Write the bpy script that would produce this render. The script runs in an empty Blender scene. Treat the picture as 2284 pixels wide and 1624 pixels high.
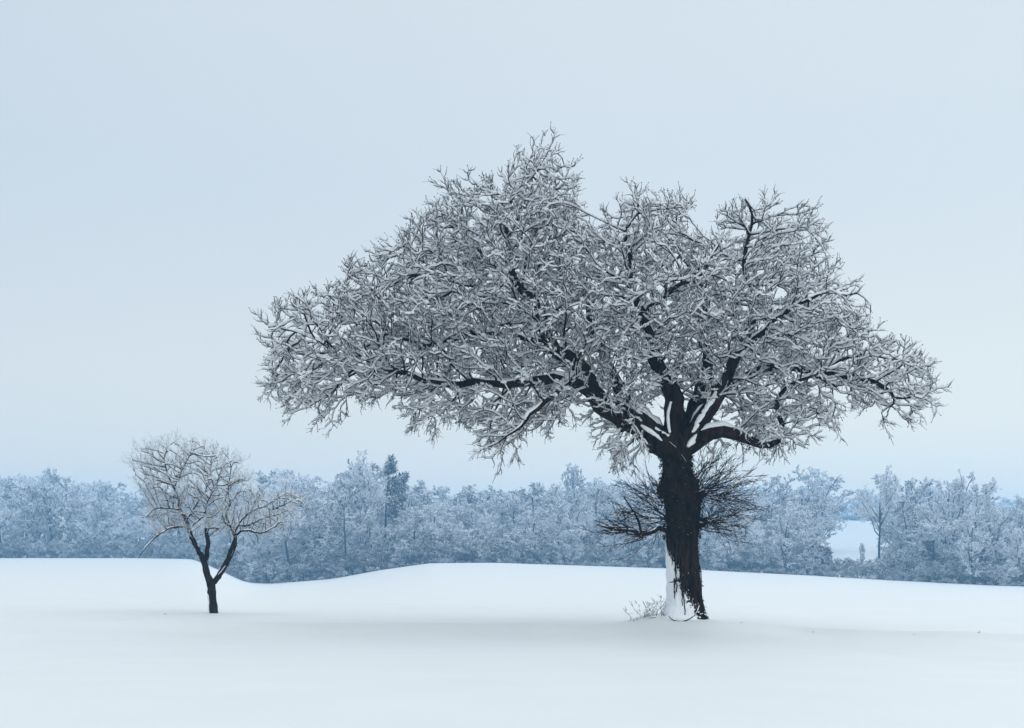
import bpy, bmesh, math, random
import numpy as np
from mathutils import Vector, kdtree

random.seed(7)
rng = np.random.default_rng(7)
S = bpy.context.scene
COL = S.collection
PI = math.pi

# ------------------------------------------------------------------ camera
F, CX, HY, EYE = 3102.0, 1141.5, 1261.0, 2.0      # focal length / principal column / horizon of the photo (2283 px wide), eye height
cd = bpy.data.cameras.new('camera')
cam = bpy.data.objects.new('camera', cd); COL.objects.link(cam)
cam.location = (0, 0, EYE); cam.rotation_euler = (PI/2, 0, 0)
cd.sensor_width = 36.0; cd.lens = F/2283.0*36.0
cd.shift_y = (HY-812.0)/2283.0
cd.clip_start = 0.1; cd.clip_end = 4000
S.camera = cam

# ------------------------------------------------------------------ sky, sun, exposure
SUN_EL, SUN_AZ = math.radians(46), math.radians(84)   # azimuth from +Y towards +X (behind the trees, to the right)
sund = Vector((math.sin(SUN_AZ)*math.cos(SUN_EL), math.cos(SUN_AZ)*math.cos(SUN_EL), math.sin(SUN_EL)))
W = bpy.data.worlds.new('World'); S.world = W; W.use_nodes = True
nt = W.node_tree; N = nt.nodes; L = nt.links
N.clear()
out = N.new('ShaderNodeOutputWorld'); bg = N.new('ShaderNodeBackground'); bg.inputs['Strength'].default_value = 0.1
sky = N.new('ShaderNodeTexSky'); sky.sky_type = 'NISHITA'; sky.sun_disc = False
sky.sun_elevation = SUN_EL; sky.sun_rotation = SUN_AZ; sky.dust_density = 2.0
tc = N.new('ShaderNodeTexCoord')
dot = N.new('ShaderNodeVectorMath'); dot.operation = 'DOT_PRODUCT'; dot.inputs[1].default_value = sund
L.new(tc.outputs['Generated'], dot.inputs[0])
mr = N.new('ShaderNodeMapRange'); mr.inputs['From Min'].default_value = -0.45; mr.inputs['From Max'].default_value = 0.60
mr.interpolation_type = 'SMOOTHSTEP'
L.new(dot.outputs['Value'], mr.inputs['Value'])
ns = N.new('ShaderNodeTexNoise'); ns.inputs['Scale'].default_value = 1.6; ns.inputs['Detail'].default_value = 3.0
mp = N.new('ShaderNodeMapping'); mp.inputs['Scale'].default_value = (1, 1, 2.2); mp.inputs['Location'].default_value = (0.3, 0.1, 0.4)
L.new(tc.outputs['Generated'], mp.inputs['Vector']); L.new(mp.outputs['Vector'], ns.inputs['Vector'])
m1 = N.new('ShaderNodeMath'); m1.operation = 'MULTIPLY_ADD'; m1.inputs[1].default_value = 0.55; m1.inputs[2].default_value = -0.28
L.new(ns.outputs['Fac'], m1.inputs[0])
m2 = N.new('ShaderNodeMath'); m2.operation = 'ADD'; m2.use_clamp = True
L.new(mr.outputs['Result'], m2.inputs[0]); L.new(m1.outputs['Value'], m2.inputs[1])
cloud = N.new('ShaderNodeMix'); cloud.data_type = 'RGBA'
cloud.inputs[6].default_value = (5.65, 6.4, 7.25, 1)          # the cloud sheet away from the sun
cloud.inputs[7].default_value = (7.35, 8.05, 8.35, 1)          # thinner cloud towards the hidden sun
L.new(m2.outputs['Value'], cloud.inputs[0])
cover = N.new('ShaderNodeMix'); cover.data_type = 'RGBA'; cover.inputs[0].default_value = 0.94   # overcast
L.new(sky.outputs['Color'], cover.inputs[6]); L.new(cloud.outputs[2], cover.inputs[7])
sxyz = N.new('ShaderNodeSeparateXYZ'); L.new(tc.outputs['Generated'], sxyz.inputs[0])
hz = N.new('ShaderNodeMapRange'); hz.interpolation_type = 'SMOOTHERSTEP'
hz.inputs['From Min'].default_value = -0.02; hz.inputs['From Max'].default_value = 0.32; hz.inputs['To Min'].default_value = 1.0; hz.inputs['To Max'].default_value = 0.0
L.new(sxyz.outputs['Z'], hz.inputs['Value'])
glow = N.new('ShaderNodeMix'); glow.data_type = 'RGBA'; glow.blend_type = 'MULTIPLY'; glow.inputs[7].default_value = (1.45, 1.27, 1.03, 1); glow.clamp_result = False
L.new(hz.outputs['Result'], glow.inputs[0]); L.new(cover.outputs[2], glow.inputs[6])
L.new(glow.outputs[2], bg.inputs['Color']); L.new(bg.outputs[0], out.inputs['Surface'])

sl = bpy.data.lights.new('sun', 'SUN'); sl.energy = 1.9; sl.angle = math.radians(135); sl.color = (0.90, 0.96, 1.0)
so = bpy.data.objects.new('sun', sl); COL.objects.link(so)
so.rotation_euler = (-sund).to_track_quat('-Z', 'Y').to_euler()
so.location = (30, 60, 80)

vs = S.view_settings
S.display_settings.display_device = 'sRGB'
vs.view_transform = 'Standard'; vs.look = 'None'; vs.gamma = 1.0; vs.use_curve_mapping = False
vs.exposure = 0.05
cy = S.cycles
cy.max_bounces = 12; cy.diffuse_bounces = 10; cy.glossy_bounces = 1; cy.transmission_bounces = 6; cy.volume_bounces = 1
cy.transparent_max_bounces = 4
cy.use_denoising = True
cy.caustics_reflective = False; cy.caustics_refractive = False

# ------------------------------------------------------------------ helpers
def tag(o, label=None, cat=None, group=None, kind=None):
    if label: o['label'] = label
    if cat: o['category'] = cat
    if group: o['group'] = group
    if kind: o['kind'] = kind
    return o

def link(name, me, mat=None, parent=None):
    o = bpy.data.objects.new(name, me); COL.objects.link(o)
    if mat is not None and me is not None and not me.materials:
        me.materials.append(mat)
    if parent is not None: o.parent = parent
    return o

def empty(name, loc, rz=0.0):
    o = bpy.data.objects.new(name, None); COL.objects.link(o)
    o.location = loc; o.rotation_euler = (0, 0, rz); o.empty_display_size = 0.5
    return o

def mesh_np(name, V, Q, smooth=True, matidx=None):
    """a mesh from arrays: V (n,3), Q (m,k) faces all with k corners"""
    V = np.ascontiguousarray(V, dtype=np.float32); Q = np.ascontiguousarray(Q, dtype=np.int32)
    me = bpy.data.meshes.new(name)
    m, k = Q.shape
    me.vertices.add(len(V)); me.vertices.foreach_set('co', V.ravel())
    me.loops.add(m*k); me.loops.foreach_set('vertex_index', Q.ravel())
    me.polygons.add(m)
    me.polygons.foreach_set('loop_start', np.arange(0, m*k, k, dtype=np.int32))
    if smooth: me.polygons.foreach_set('use_smooth', np.ones(m, dtype=bool))
    if matidx is not None: me.polygons.foreach_set('material_index', np.ascontiguousarray(matidx, dtype=np.int32))
    me.update(calc_edges=True)
    return me

def norm(v):
    return v/np.maximum(np.linalg.norm(v, axis=-1, keepdims=True), 1e-9)

def frames(d):
    ref = np.where(np.abs(d[:, 2:3]) > 0.9, np.array([[1.0, 0, 0]]), np.array([[0, 0, 1.0]]))
    u = norm(np.cross(ref, d)); v = np.cross(d, u)
    return u, v

def tubes(P0, P1, r0, r1, n=3):
    """many separate little tubes at once"""
    d = norm(P1-P0); u, v = frames(d)
    a = np.arange(n)*2*PI/n + PI/2
    ca, sa = np.cos(a), np.sin(a)
    ring = u[:, None, :]*ca[None, :, None] + v[:, None, :]*sa[None, :, None]
    A = P0[:, None, :] + ring*r0[:, None, None]
    B = P1[:, None, :] + ring*r1[:, None, None]
    V = np.concatenate([A, B], axis=1).reshape(-1, 3)
    base = (np.arange(len(P0))*2*n)[:, None, None]
    i = np.arange(n); j = (i+1) % n
    q = np.stack([i, j, j+n, i+n], axis=1)[None]
    return V, (base+q).reshape(-1, 4)

def join_vq(parts):
    Vs, Qs, off = [], [], 0
    for V, Q in parts:
        Vs.append(V); Qs.append(Q+off); off += len(V)
    return np.concatenate(Vs), np.concatenate(Qs)

def chain_tube(P, R, n=8, rough=0.0, seed=0, close=True):
    """one continuous tube along a polyline"""
    P = np.asarray(P, float); R = np.asarray(R, float)
    rg = np.random.default_rng(seed)
    T = np.gradient(P, axis=0); T = norm(T)
    u = np.cross(T[0], [0, 0, 1.0])
    if np.linalg.norm(u) < 0.1: u = np.cross(T[0], [1.0, 0, 0])
    u = u/np.linalg.norm(u)
    V = []
    a = np.arange(n)*2*PI/n
    for k in range(len(P)):
        u = u - T[k]*np.dot(u, T[k]); u = u/max(np.linalg.norm(u), 1e-6)
        w = np.cross(T[k], u)
        rr = R[k]*(1+rough*(rg.random(n)-0.5)*2)
        V.append(P[k] + (u[None]*np.cos(a)[:, None] + w[None]*np.sin(a)[:, None])*rr[:, None])
    if close:
        V.append(np.repeat(P[-1:]+T[-1]*R[-1]*0.4, n, axis=0))
    V = np.concatenate(V)
    m = len(V)//n
    i = np.arange(n); j = (i+1) % n
    q = np.stack([i, j, j+n, i+n], axis=1)
    Q = (np.arange(m-1)[:, None, None]*n + q[None]).reshape(-1, 4)
    return V, Q

def smooth_poly(P, step):
    """Catmull-Rom resampling of control points (any number of columns, the first three are position)"""
    P = np.asarray(P, float)
    E = np.vstack([2*P[0]-P[1], P, 2*P[-1]-P[-2]])
    outp = []
    for k in range(len(P)-1):
        p0, p1, p2, p3 = E[k], E[k+1], E[k+2], E[k+3]
        m = max(1, int(round(np.linalg.norm((p2-p1)[:3])/step)))
        for t in np.arange(m)/m:
            outp.append(0.5*((2*p1) + (-p0+p2)*t + (2*p0-5*p1+4*p2-p3)*t*t + (-p0+3*p1-3*p2+p3)*t**3))
    outp.append(P[-1])
    return np.array(outp)

def inside(poly, x, y):
    poly = np.asarray(poly, float); r = np.zeros(len(x), bool)
    x1, y1 = poly[:, 0], poly[:, 1]; x2, y2 = np.roll(x1, -1), np.roll(y1, -1)
    for a, b, c, d in zip(x1, y1, x2, y2):
        if b == d: continue
        r ^= ((b > y) != (d > y)) & (x < (c-a)*(y-b)/(d-b)+a)
    return r

def edge_dist(poly, x, y):
    poly = np.asarray(poly, float); best = np.full(len(x), 1e9)
    P = np.stack([x, y], 1)
    for k in range(len(poly)):
        a, b = poly[k], poly[(k+1) % len(poly)]
        t = np.clip(((P-a)@(b-a))/max(np.dot(b-a, b-a), 1e-9), 0, 1)
        best = np.minimum(best, np.linalg.norm(P-(a+t[:, None]*(b-a)), axis=1))
    return best

# ------------------------------------------------------------------ materials
def new_mat(name):
    m = bpy.data.materials.new(name); m.use_nodes = True
    return m, m.node_tree.nodes, m.node_tree.links, m.node_tree.nodes['Principled BSDF']

def noise(Nn, Ll, scale, detail=4, vec=None):
    t = Nn.new('ShaderNodeTexNoise'); t.inputs['Scale'].default_value = scale; t.inputs['Detail'].default_value = detail
    if vec is None:
        c = Nn.new('ShaderNodeTexCoord'); vec = c.outputs['Object']
    Ll.new(vec, t.inputs['Vector'])
    return t

def ramp(Nn, Ll, fac, stops):
    r = Nn.new('ShaderNodeValToRGB'); Ll.new(fac, r.inputs['Fac'])
    e = r.color_ramp.elements
    e[0].position, e[0].color = stops[0][0], (*stops[0][1], 1)
    e[1].position, e[1].color = stops[-1][0], (*stops[-1][1], 1)
    for p, c in stops[1:-1]:
        x = e.new(p); x.color = (*c, 1)
    return r

SNOW = (0.90, 0.92, 0.95)
def snow_mat(name, fine, strength, col=SNOW, thin=0.0):
    m, Nn, Ll, b = new_mat(name)
    n1 = noise(Nn, Ll, fine, 6)
    r = ramp(Nn, Ll, n1.outputs['Fac'], [(0.3, tuple(c*0.96 for c in col)), (0.7, col)])
    Ll.new(r.outputs['Color'], b.inputs['Base Color'])
    b.inputs['Roughness'].default_value = 0.65; b.inputs['Specular IOR Level'].default_value = 0.15
    bp = Nn.new('ShaderNodeBump'); bp.inputs['Strength'].default_value = strength; bp.inputs['Distance'].default_value = 0.05
    Ll.new(n1.outputs['Fac'], bp.inputs['Height']); Ll.new(bp.outputs['Normal'], b.inputs['Normal'])
    if thin:                                           # thin lumps of snow let light through
        t = Nn.new('ShaderNodeBsdfTranslucent'); t.inputs['Color'].default_value = (*col, 1)
        ms = Nn.new('ShaderNodeMixShader'); ms.inputs[0].default_value = thin
        Ll.new(b.outputs[0], ms.inputs[1]); Ll.new(t.outputs[0], ms.inputs[2])
        Ll.new(ms.outputs[0], Nn['Material Output'].inputs['Surface'])
    return m

def ground_mat():
    m, Nn, Ll, b = new_mat('field_snow')
    a = noise(Nn, Ll, 0.35, 5); c = noise(Nn, Ll, 7.0, 5)
    r = ramp(Nn, Ll, a.outputs['Fac'], [(0.3, (0.685, 0.695, 0.695)), (0.7, (0.71, 0.718, 0.718))])
    Ll.new(r.outputs['Color'], b.inputs['Base Color'])
    b.inputs['Roughness'].default_value = 0.6; b.inputs['Specular IOR Level'].default_value = 0.15
    b1 = Nn.new('ShaderNodeBump'); b1.inputs['Strength'].default_value = 0.35; b1.inputs['Distance'].default_value = 0.15
    Ll.new(a.outputs['Fac'], b1.inputs['Height'])
    b2 = Nn.new('ShaderNodeBump'); b2.inputs['Strength'].default_value = 0.25; b2.inputs['Distance'].default_value = 0.03
    Ll.new(c.outputs['Fac'], b2.inputs['Height']); Ll.new(b1.outputs['Normal'], b2.inputs['Normal'])
    Ll.new(b2.outputs['Normal'], b.inputs['Normal'])
    return m

def bark_mat(name, dark, light, scale=6.0):
    m, Nn, Ll, b = new_mat(name)
    c = Nn.new('ShaderNodeTexCoord'); mp = Nn.new('ShaderNodeMapping'); mp.inputs['Scale'].default_value = (1, 1, 0.25)
    Ll.new(c.outputs['Object'], mp.inputs['Vector'])
    n1 = noise(Nn, Ll, scale, 8, mp.outputs['Vector'])
    r = ramp(Nn, Ll, n1.outputs['Fac'], [(0.35, dark), (0.75, light)])
    Ll.new(r.outputs['Color'], b.inputs['Base Color'])
    b.inputs['Roughness'].default_value = 0.95; b.inputs['Specular IOR Level'].default_value = 0.05
    bp = Nn.new('ShaderNodeBump'); bp.inputs['Strength'].default_value = 0.8; bp.inputs['Distance'].default_value = 0.04
    Ll.new(n1.outputs['Fac'], bp.inputs['Height']); Ll.new(bp.outputs['Normal'], b.inputs['Normal'])
    return m

def frosted_mat(name, bark, snow, lo, hi, nscale=1.5, namp=0.5, vary=0.0):
    """bark or needles with snow lying on whatever faces up"""
    m, Nn, Ll, b = new_mat(name)
    g = Nn.new('ShaderNodeNewGeometry'); sx = Nn.new('ShaderNodeSeparateXYZ'); Ll.new(g.outputs['Normal'], sx.inputs[0])
    n1 = noise(Nn, Ll, nscale, 3)
    ad = Nn.new('ShaderNodeMath'); ad.operation = 'MULTIPLY_ADD'; ad.inputs[1].default_value = namp*2; ad.inputs[2].default_value = -namp
    Ll.new(n1.outputs['Fac'], ad.inputs[0])
    if vary:                                            # each tree carries its own load of snow
        oi = Nn.new('ShaderNodeObjectInfo'); av = Nn.new('ShaderNodeMath'); av.operation = 'MULTIPLY_ADD'; av.inputs[1].default_value = vary*2; av.inputs[2].default_value = -vary
        Ll.new(oi.outputs['Random'], av.inputs[0]); a2 = Nn.new('ShaderNodeMath'); a2.operation = 'ADD'; Ll.new(ad.outputs[0], a2.inputs[0]); Ll.new(av.outputs[0], a2.inputs[1]); ad = a2
    sm = Nn.new('ShaderNodeMath'); sm.operation = 'ADD'; Ll.new(sx.outputs['Z'], sm.inputs[0]); Ll.new(ad.outputs[0], sm.inputs[1])
    mr_ = Nn.new('ShaderNodeMapRange'); mr_.inputs['From Min'].default_value = lo; mr_.inputs['From Max'].default_value = hi
    Ll.new(sm.outputs[0], mr_.inputs['Value'])
    mx = Nn.new('ShaderNodeMix'); mx.data_type = 'RGBA'
    mx.inputs[6].default_value = (*bark, 1); mx.inputs[7].default_value = (*snow, 1)
    Ll.new(mr_.outputs['Result'], mx.inputs[0]); Ll.new(mx.outputs[2], b.inputs['Base Color'])
    b.inputs['Roughness'].default_value = 0.9; b.inputs['Specular IOR Level'].default_value = 0.05
    return m

M_ground = ground_mat()
M_snow = snow_mat('lying_snow', 9.0, 0.35)
M_thin = snow_mat('clinging_snow', 9.0, 0.2, (0.94, 0.955, 0.975), 0.40)
M_oak = bark_mat('oak_bark', (0.005, 0.0033, 0.0026), (0.040, 0.024, 0.016), 6.0)
M_twig = frosted_mat('oak_twig', (0.012, 0.011, 0.012), SNOW, 0.35, 0.8, 3.0, 0.35)
M_shoot = bark_mat('young_shoot_bark', (0.016, 0.012, 0.013), (0.04, 0.03, 0.03), 12.0)
M_maple = bark_mat('small_tree_bark', (0.012, 0.012, 0.013), (0.045, 0.042, 0.042), 14.0)
M_mtwig = frosted_mat('small_tree_twig', (0.018, 0.02, 0.026), (0.85, 0.90, 0.95), -0.5, 0.1, 3.0, 0.4)
M_wtrunk = frosted_mat('wood_trunk', (0.02, 0.019, 0.021), SNOW, 0.3, 0.8, 1.2, 0.5)
M_frost = frosted_mat('rimed_twig', (0.03, 0.03, 0.036), (0.90, 0.92, 0.95), -1.0, -0.2, 0.5, 0.55, 0.4)
M_hedge = frosted_mat('hedge_twig', (0.035, 0.035, 0.04), (0.92, 0.93, 0.94), -0.35, 0.35, 0.6, 0.7, 0.35)
M_pine = frosted_mat('evergreen', (0.018, 0.028, 0.026), SNOW, 0.22, 0.65, 0.9, 0.5)
M_ivy = frosted_mat('ivy_leaf', (0.010, 0.013, 0.009), SNOW, 0.88, 1.1, 9.0, 0.35)

# ------------------------------------------------------------------ the ground
CREST_PX = [-200, 80, 400, 800, 1100, 1400, 1600, 1700, 1800, 2000, 2200, 2500]
CREST_Y = [1383, 1385, 1387, 1388, 1390, 1391, 1391, 1394, 1400, 1405, 1410, 1416]
EDGE_PX = [-400, 80, 300, 430, 500, 545, 600, 740, 850, 960, 1100, 1500, 1800, 2000, 2200, 2600]
EDGE_Y = [1246, 1245, 1245, 1247, 1275, 1298, 1302, 1291, 1271, 1256, 1255, 1268, 1283, 1295, 1305, 1318]
EDGE_D = [570, 570, 570, 558, 510, 474, 456, 450, 450, 450, 450, 450, 438, 429, 420, 408]
_pp = np.linspace(-1200, 3500, 1600)
def _sm(v, k):
    w = np.hanning(k+2)[1:-1]; w /= w.sum()
    return np.convolve(np.pad(v, (k//2, k//2), mode='edge'), w, 'valid')[:len(v)]
_cz = _sm(EYE-(np.interp(_pp, CREST_PX, CREST_Y)-HY)/F*50.0, 25)
_ed = _sm(np.interp(_pp, EDGE_PX, EDGE_D), 15)
_ez = _sm(EYE-(np.interp(_pp, EDGE_PX, EDGE_Y)-HY)/F*np.interp(_pp, EDGE_PX, EDGE_D), 13)
_ny = np.linspace(-100, 50, 601)
_dn = np.clip(50.0-_ny, 0, None)
_nz = -0.30*(1-np.exp(-_dn/0.55)) - 0.20*(1-np.exp(-_dn/3.5)) + 0.02*np.minimum(_dn, 60)
def sstep(t):
    t = np.clip(t, 0, 1); return t*t*(3-2*t)
OAK = np.array([(1522-CX)/F*50.0, 50.0, 0.0])
SMALL = np.array([(477-CX)/F*60.0, 60.0, 0.0])
def ground_z(x, y):
    x = np.asarray(x, float); y = np.asarray(y, float)
    px = CX + F*x/np.maximum(y, 50.0)
    cz = np.interp(px, _pp, _cz); ed = np.interp(px, _pp, _ed); ez = np.interp(px, _pp, _ez)
    near = cz + np.interp(y+1.5*np.exp(-((x-OAK[0]-0.3)/3.0)**2)+0.25*np.sin(x*0.35+1)+0.12*np.sin(x*1.1), _ny, _nz)*np.interp(px, [40, 420], [0.45, 1.0])
    t = (y-50)/np.maximum(ed-50, 1)
    mid = cz + (ez-cz)*sstep(t)*0.6 + (ez-cz)*np.clip(t, 0, 1)*0.4
    mid = mid - np.interp(px, [150, 450], [0.0, 1.0])*0.12*(1-np.exp(-np.clip(y-50, 0, None)/1.5))*np.exp(-np.clip(y-50, 0, None)/16.0)
    far = ez + 36.9*sstep((y-ed-42)/np.maximum(1050-ed-42, 1)) + np.clip(y-1050, 0, 500)*0.003
    z = np.where(y < 50, near, np.where(y < ed, mid, far))
    # wind ripples and the mounds round the trunks
    z = z + 0.022*np.sin(x*0.31+y*0.17+1.3)*np.sin(y*0.23-x*0.09) + 0.012*np.sin(x*0.83+2.1*np.sin(y*0.11))*np.sin(y*0.61)
    z = z + 0.05*np.exp(-((y-50.2)/1.4)**2)*np.sin(x*0.9+np.sin(x*0.37)*2)*0.35
    z = z + 0.14*np.exp(-(((x-OAK[0]+1.25)/0.8)**2+((y-OAK[1]+0.1)/0.9)**2))
    z = z + 0.19*np.exp(-(((x-OAK[0])/1.5)**2+((y-OAK[1])/1.3)**2)) + 0.10*np.exp(-(((x-OAK[0]+1.0)/1.0)**2+((y-OAK[1]+0.2)/1.0)**2))
    z = z + 0.05*np.exp(-(((x-SMALL[0]-0.4)/1.6)**2+((y-SMALL[1])/0.8)**2))
    return z
def gz(x, y): return float(ground_z(np.array([x]), np.array([y]))[0])

ys = np.concatenate([np.arange(-60, 8, 4), np.arange(8, 40, 1.0), np.arange(40, 56, 0.2), np.arange(56, 120, 1.5), np.arange(120, 390, 6), np.arange(390, 650, 2.5), np.arange(650, 1160, 10), np.arange(1160, 2300, 60)])
xs = np.concatenate([np.arange(-1700, -300, 30), np.arange(-300, -30, 3), np.arange(-30, 30, 0.33), np.arange(30, 300, 3), np.arange(300, 1701, 30)])
XX, YY = np.meshgrid(xs, ys)
ZZ = ground_z(XX.ravel(), YY.ravel())
V = np.stack([XX.ravel(), YY.ravel(), ZZ], 1)
nx, ny = len(xs), len(ys)
I = (np.arange(ny-1)[:, None]*nx + np.arange(nx-1)[None]).ravel()
Q = np.stack([I, I+1, I+1+nx, I+nx], 1)
ground = link('snowy_field', mesh_np('snowy_field', V, Q), M_ground)
tag(ground, 'smooth snow covered field rising gently to the frosted wood', kind='structure')
OAK[2] = gz(OAK[0], OAK[1]); SMALL[2] = gz(SMALL[0], SMALL[1])
ZMIN = float(ZZ.min())

# ------------------------------------------------------------------ the air
HZ_TOP = 76.0
def haze_box():
    bm = bmesh.new()
    x0, x1, y0, y1, z0, z1 = -1760, 1760, -80, 2340, ZMIN-1.2, HZ_TOP
    vs_ = [bm.verts.new(p) for p in ((x0, y0, z0), (x1, y0, z0), (x1, y1, z0), (x0, y1, z0), (x0, y0, z1), (x1, y0, z1), (x1, y1, z1), (x0, y1, z1))]
    for f in ((3, 2, 1, 0), (4, 5, 6, 7), (0, 1, 5, 4), (1, 2, 6, 5), (2, 3, 7, 6), (3, 0, 4, 7)):
        bm.faces.new([vs_[i] for i in f])
    me = bpy.data.meshes.new('haze'); bm.to_mesh(me); bm.free()
    m = bpy.data.materials.new('haze_air'); m.use_nodes = True
    n_ = m.node_tree.nodes; n_.clear()
    o_ = n_.new('ShaderNodeOutputMaterial'); v_ = n_.new('ShaderNodeVolumePrincipled')
    v_.inputs['Color'].default_value = (0.31, 0.64, 1.0, 1); v_.inputs['Density'].default_value = 0.00060
    v_.inputs['Anisotropy'].default_value = 0.25
    m.node_tree.links.new(v_.outputs[0], o_.inputs['Volume'])
    o = link('haze', me, m); tag(o, kind='stuff', label='thin pale blue winter haze over the field and wood')
    return o
haze_box()

# ------------------------------------------------------------------ growing trees
def colonize(paths, attr, step, dk, di, rgen, iters=140, centre=None, pull=0.0, jit=0.24):
    """paths: list of (points (n,3), radii (n,), parent path index or -1, parent point index). Returns pos, parent, given radius, path id"""
    pos, par, rad, pid = [], [], [], []
    start = []
    for k, (P, R, pp, pi) in enumerate(paths):
        start.append(len(pos))
        for i in range(len(P)):
            if i == 0 and pp >= 0:
                continue_from = start[pp]+pi - (1 if paths[pp][2] >= 0 else 0)
                prev = max(continue_from, start[pp])
                continue
            pos.append(P[i]); rad.append(R[i]); pid.append(k)
            if i == 0: par.append(-1)
            elif i == 1 and pp >= 0: par.append(prev)
            else: par.append(len(pos)-2)
    A = np.asarray(attr, float)
    nd = np.full(len(A), 1e9); nn = np.full(len(A), -1)
    alive = np.ones(len(A), bool)
    new = list(range(len(pos)))
    for it in range(iters):
        kd = kdtree.KDTree(len(new))
        for i in new: kd.insert(pos[i], i)
        kd.balance()
        idx = np.nonzero(alive)[0]
        for a in idx:
            _, j, d = kd.find(A[a])
            if d < nd[a]: nd[a] = d; nn[a] = j
        alive &= nd > dk
        idx = np.nonzero(alive & (nd < di))[0]
        if len(idx) == 0: break
        acc = {}
        for a in idx:
            v = A[a]-pos[nn[a]]; v = v/np.linalg.norm(v)
            if nn[a] in acc: acc[nn[a]] += v
            else: acc[nn[a]] = v.copy()
        new = []
        for j, v in acc.items():
            n_ = np.linalg.norm(v)
            if n_ < 1e-6: continue
            v = v/n_
            if par[j] >= 0:
                pd = pos[j]-pos[par[j]]; pl = np.linalg.norm(pd)
                if pl > 1e-6 and rad[j] == 0: v = v + 0.70*pd/pl
            if centre is not None:
                oc = pos[j]-centre; v = v + pull*oc/np.linalg.norm(oc)
            v = v + rgen.normal(0, jit, 3)
            v = v/np.linalg.norm(v)
            pos.append(pos[j]+v*step); par.append(j); rad.append(0.0); pid.append(-1)
            new.append(len(pos)-1)
        if not new: break
    return np.array(pos), np.array(par), np.array(rad), np.array(pid)

def pipe_radii(par, given, tip, expo):
    n = len(par); acc = np.zeros(n); kids = np.zeros(n, int)
    for i in range(n):
        if par[i] >= 0: kids[par[i]] += 1
    order = np.argsort(depth_of(par))[::-1]
    r = np.zeros(n)
    for i in order:
        r[i] = tip if kids[i] == 0 else max(acc[i]**(1/expo), tip)
        if given[i] > 0: r[i] = max(min(r[i], given[i]*1.0), given[i])
        if par[i] >= 0: acc[par[i]] += (min(r[i], 0.5)*1.0)**expo
    return r, kids

def depth_of(par):
    n = len(par); d = np.full(n, -1)
    for i in range(n):
        j = i; st = []
        while j >= 0 and d[j] < 0:
            st.append(j); j = par[j]
        b = d[j] if j >= 0 else -1
        for q in reversed(st):
            b += 1; d[q] = b
    return d

def chains_of(par, r, pid):
    """split the non-path nodes into chains that follow the thickest child"""
    n = len(par); ch = [[] for _ in range(n)]
    for i in range(n):
        if par[i] >= 0: ch[par[i]].append(i)
    heads = [i for i in range(n) if pid[i] < 0 and (par[i] < 0 or pid[par[i]] >= 0)]
    outc = []
    st = heads[:]
    while st:
        h = st.pop()
        c = [par[h], h] if par[h] >= 0 else [h]
        j = h
        while ch[j]:
            k = max(ch[j], key=lambda q: r[q])
            st.extend(q for q in ch[j] if q != k)
            c.append(k); j = k
        outc.append(c)
    return outc

def snow_segs(P0, P1, r0, r1, rgen, thick=0.018, k=0.62, keep=0.9):
    d = norm(P1-P0)
    h = np.sqrt(np.clip(1-d[:, 2]**2, 0, 1))
    sel = (rgen.random(len(P0)) < keep) & (h > 0.30)
    P0, P1, r0, r1, h = P0[sel], P1[sel], r0[sel], r1[sel], h[sel]
    f = (0.35+0.65*h)*(0.75+0.5*rgen.random(len(h)))
    a0, a1 = (k*r0+thick)*f, (k*r1+thick)*f
    up = np.array([[0, 0, 1.0]])
    return P0+up*(r0*0.66+a0*0.80)[:, None], P1+up*(r1*0.66+a1*0.80)[:, None], a0, a1

def chain_snow(P, R, rgen, thick=0.03, k=0.6, n=6):
    """pieces of a snow ridge lying along the top of a limb"""
    P = np.asarray(P); R = np.asarray(R)
    T = norm(np.gradient(P, axis=0)); h = np.sqrt(np.clip(1-T[:, 2]**2, 0, 1))
    amt = np.clip((h-0.28)/0.45, 0, 1)
    amt = amt*np.clip(0.75+0.5*np.sin(np.arange(len(P))*0.9+rgen.random()*6)+0.25*rgen.normal(size=len(P)), 0.15, 1.15)
    parts = []; i = 0
    while i < len(P):
        if amt[i] < 0.12: i += 1; continue
        j = i
        while j+1 < len(P) and amt[j+1] >= 0.12: j += 1
        if j-i >= 1:
            a = amt[i:j+1].copy(); 
            rs = (k*R[i:j+1]+thick)*np.minimum(a, 1.0)
            rs[0] *= 0.3; rs[-1] *= 0.3
            up = np.array([0, 0, 1.0])[None] - T[i:j+1]*T[i:j+1, 2:3]; up = norm(up)
            c = P[i:j+1] + up*(R[i:j+1]*0.72+rs*0.30)[:, None]
            parts.append(chain_tube(c, rs, n, 0.12, seed=int(rgen.integers(1e6))))
        i = j+1
    return parts

ICO = None
def blobs(C, R, flat=0.7, rgen=rng):
    """many small snow lumps"""
    global ICO
    if ICO is None:
        bm = bmesh.new(); bmesh.ops.create_icosphere(bm, subdivisions=1, radius=1.0)
        bm.verts.ensure_lookup_table()
        ICO = (np.array([v.co[:] for v in bm.verts]), np.array([[v.index for v in f.verts] for f in bm.faces])); bm.free()
    iv, fi = ICO
    n = len(C)
    jit = 1+0.25*(rgen.random((n, len(iv), 1))-0.5)*2
    V = C[:, None, :] + iv[None]*jit*R[:, None, None]*np.array([1, 1, flat])[None, None]
    Qi = (np.arange(n)*len(iv))[:, None, None] + fi[None]
    return V.reshape(-1, 3), Qi.reshape(-1, 3)

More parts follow.
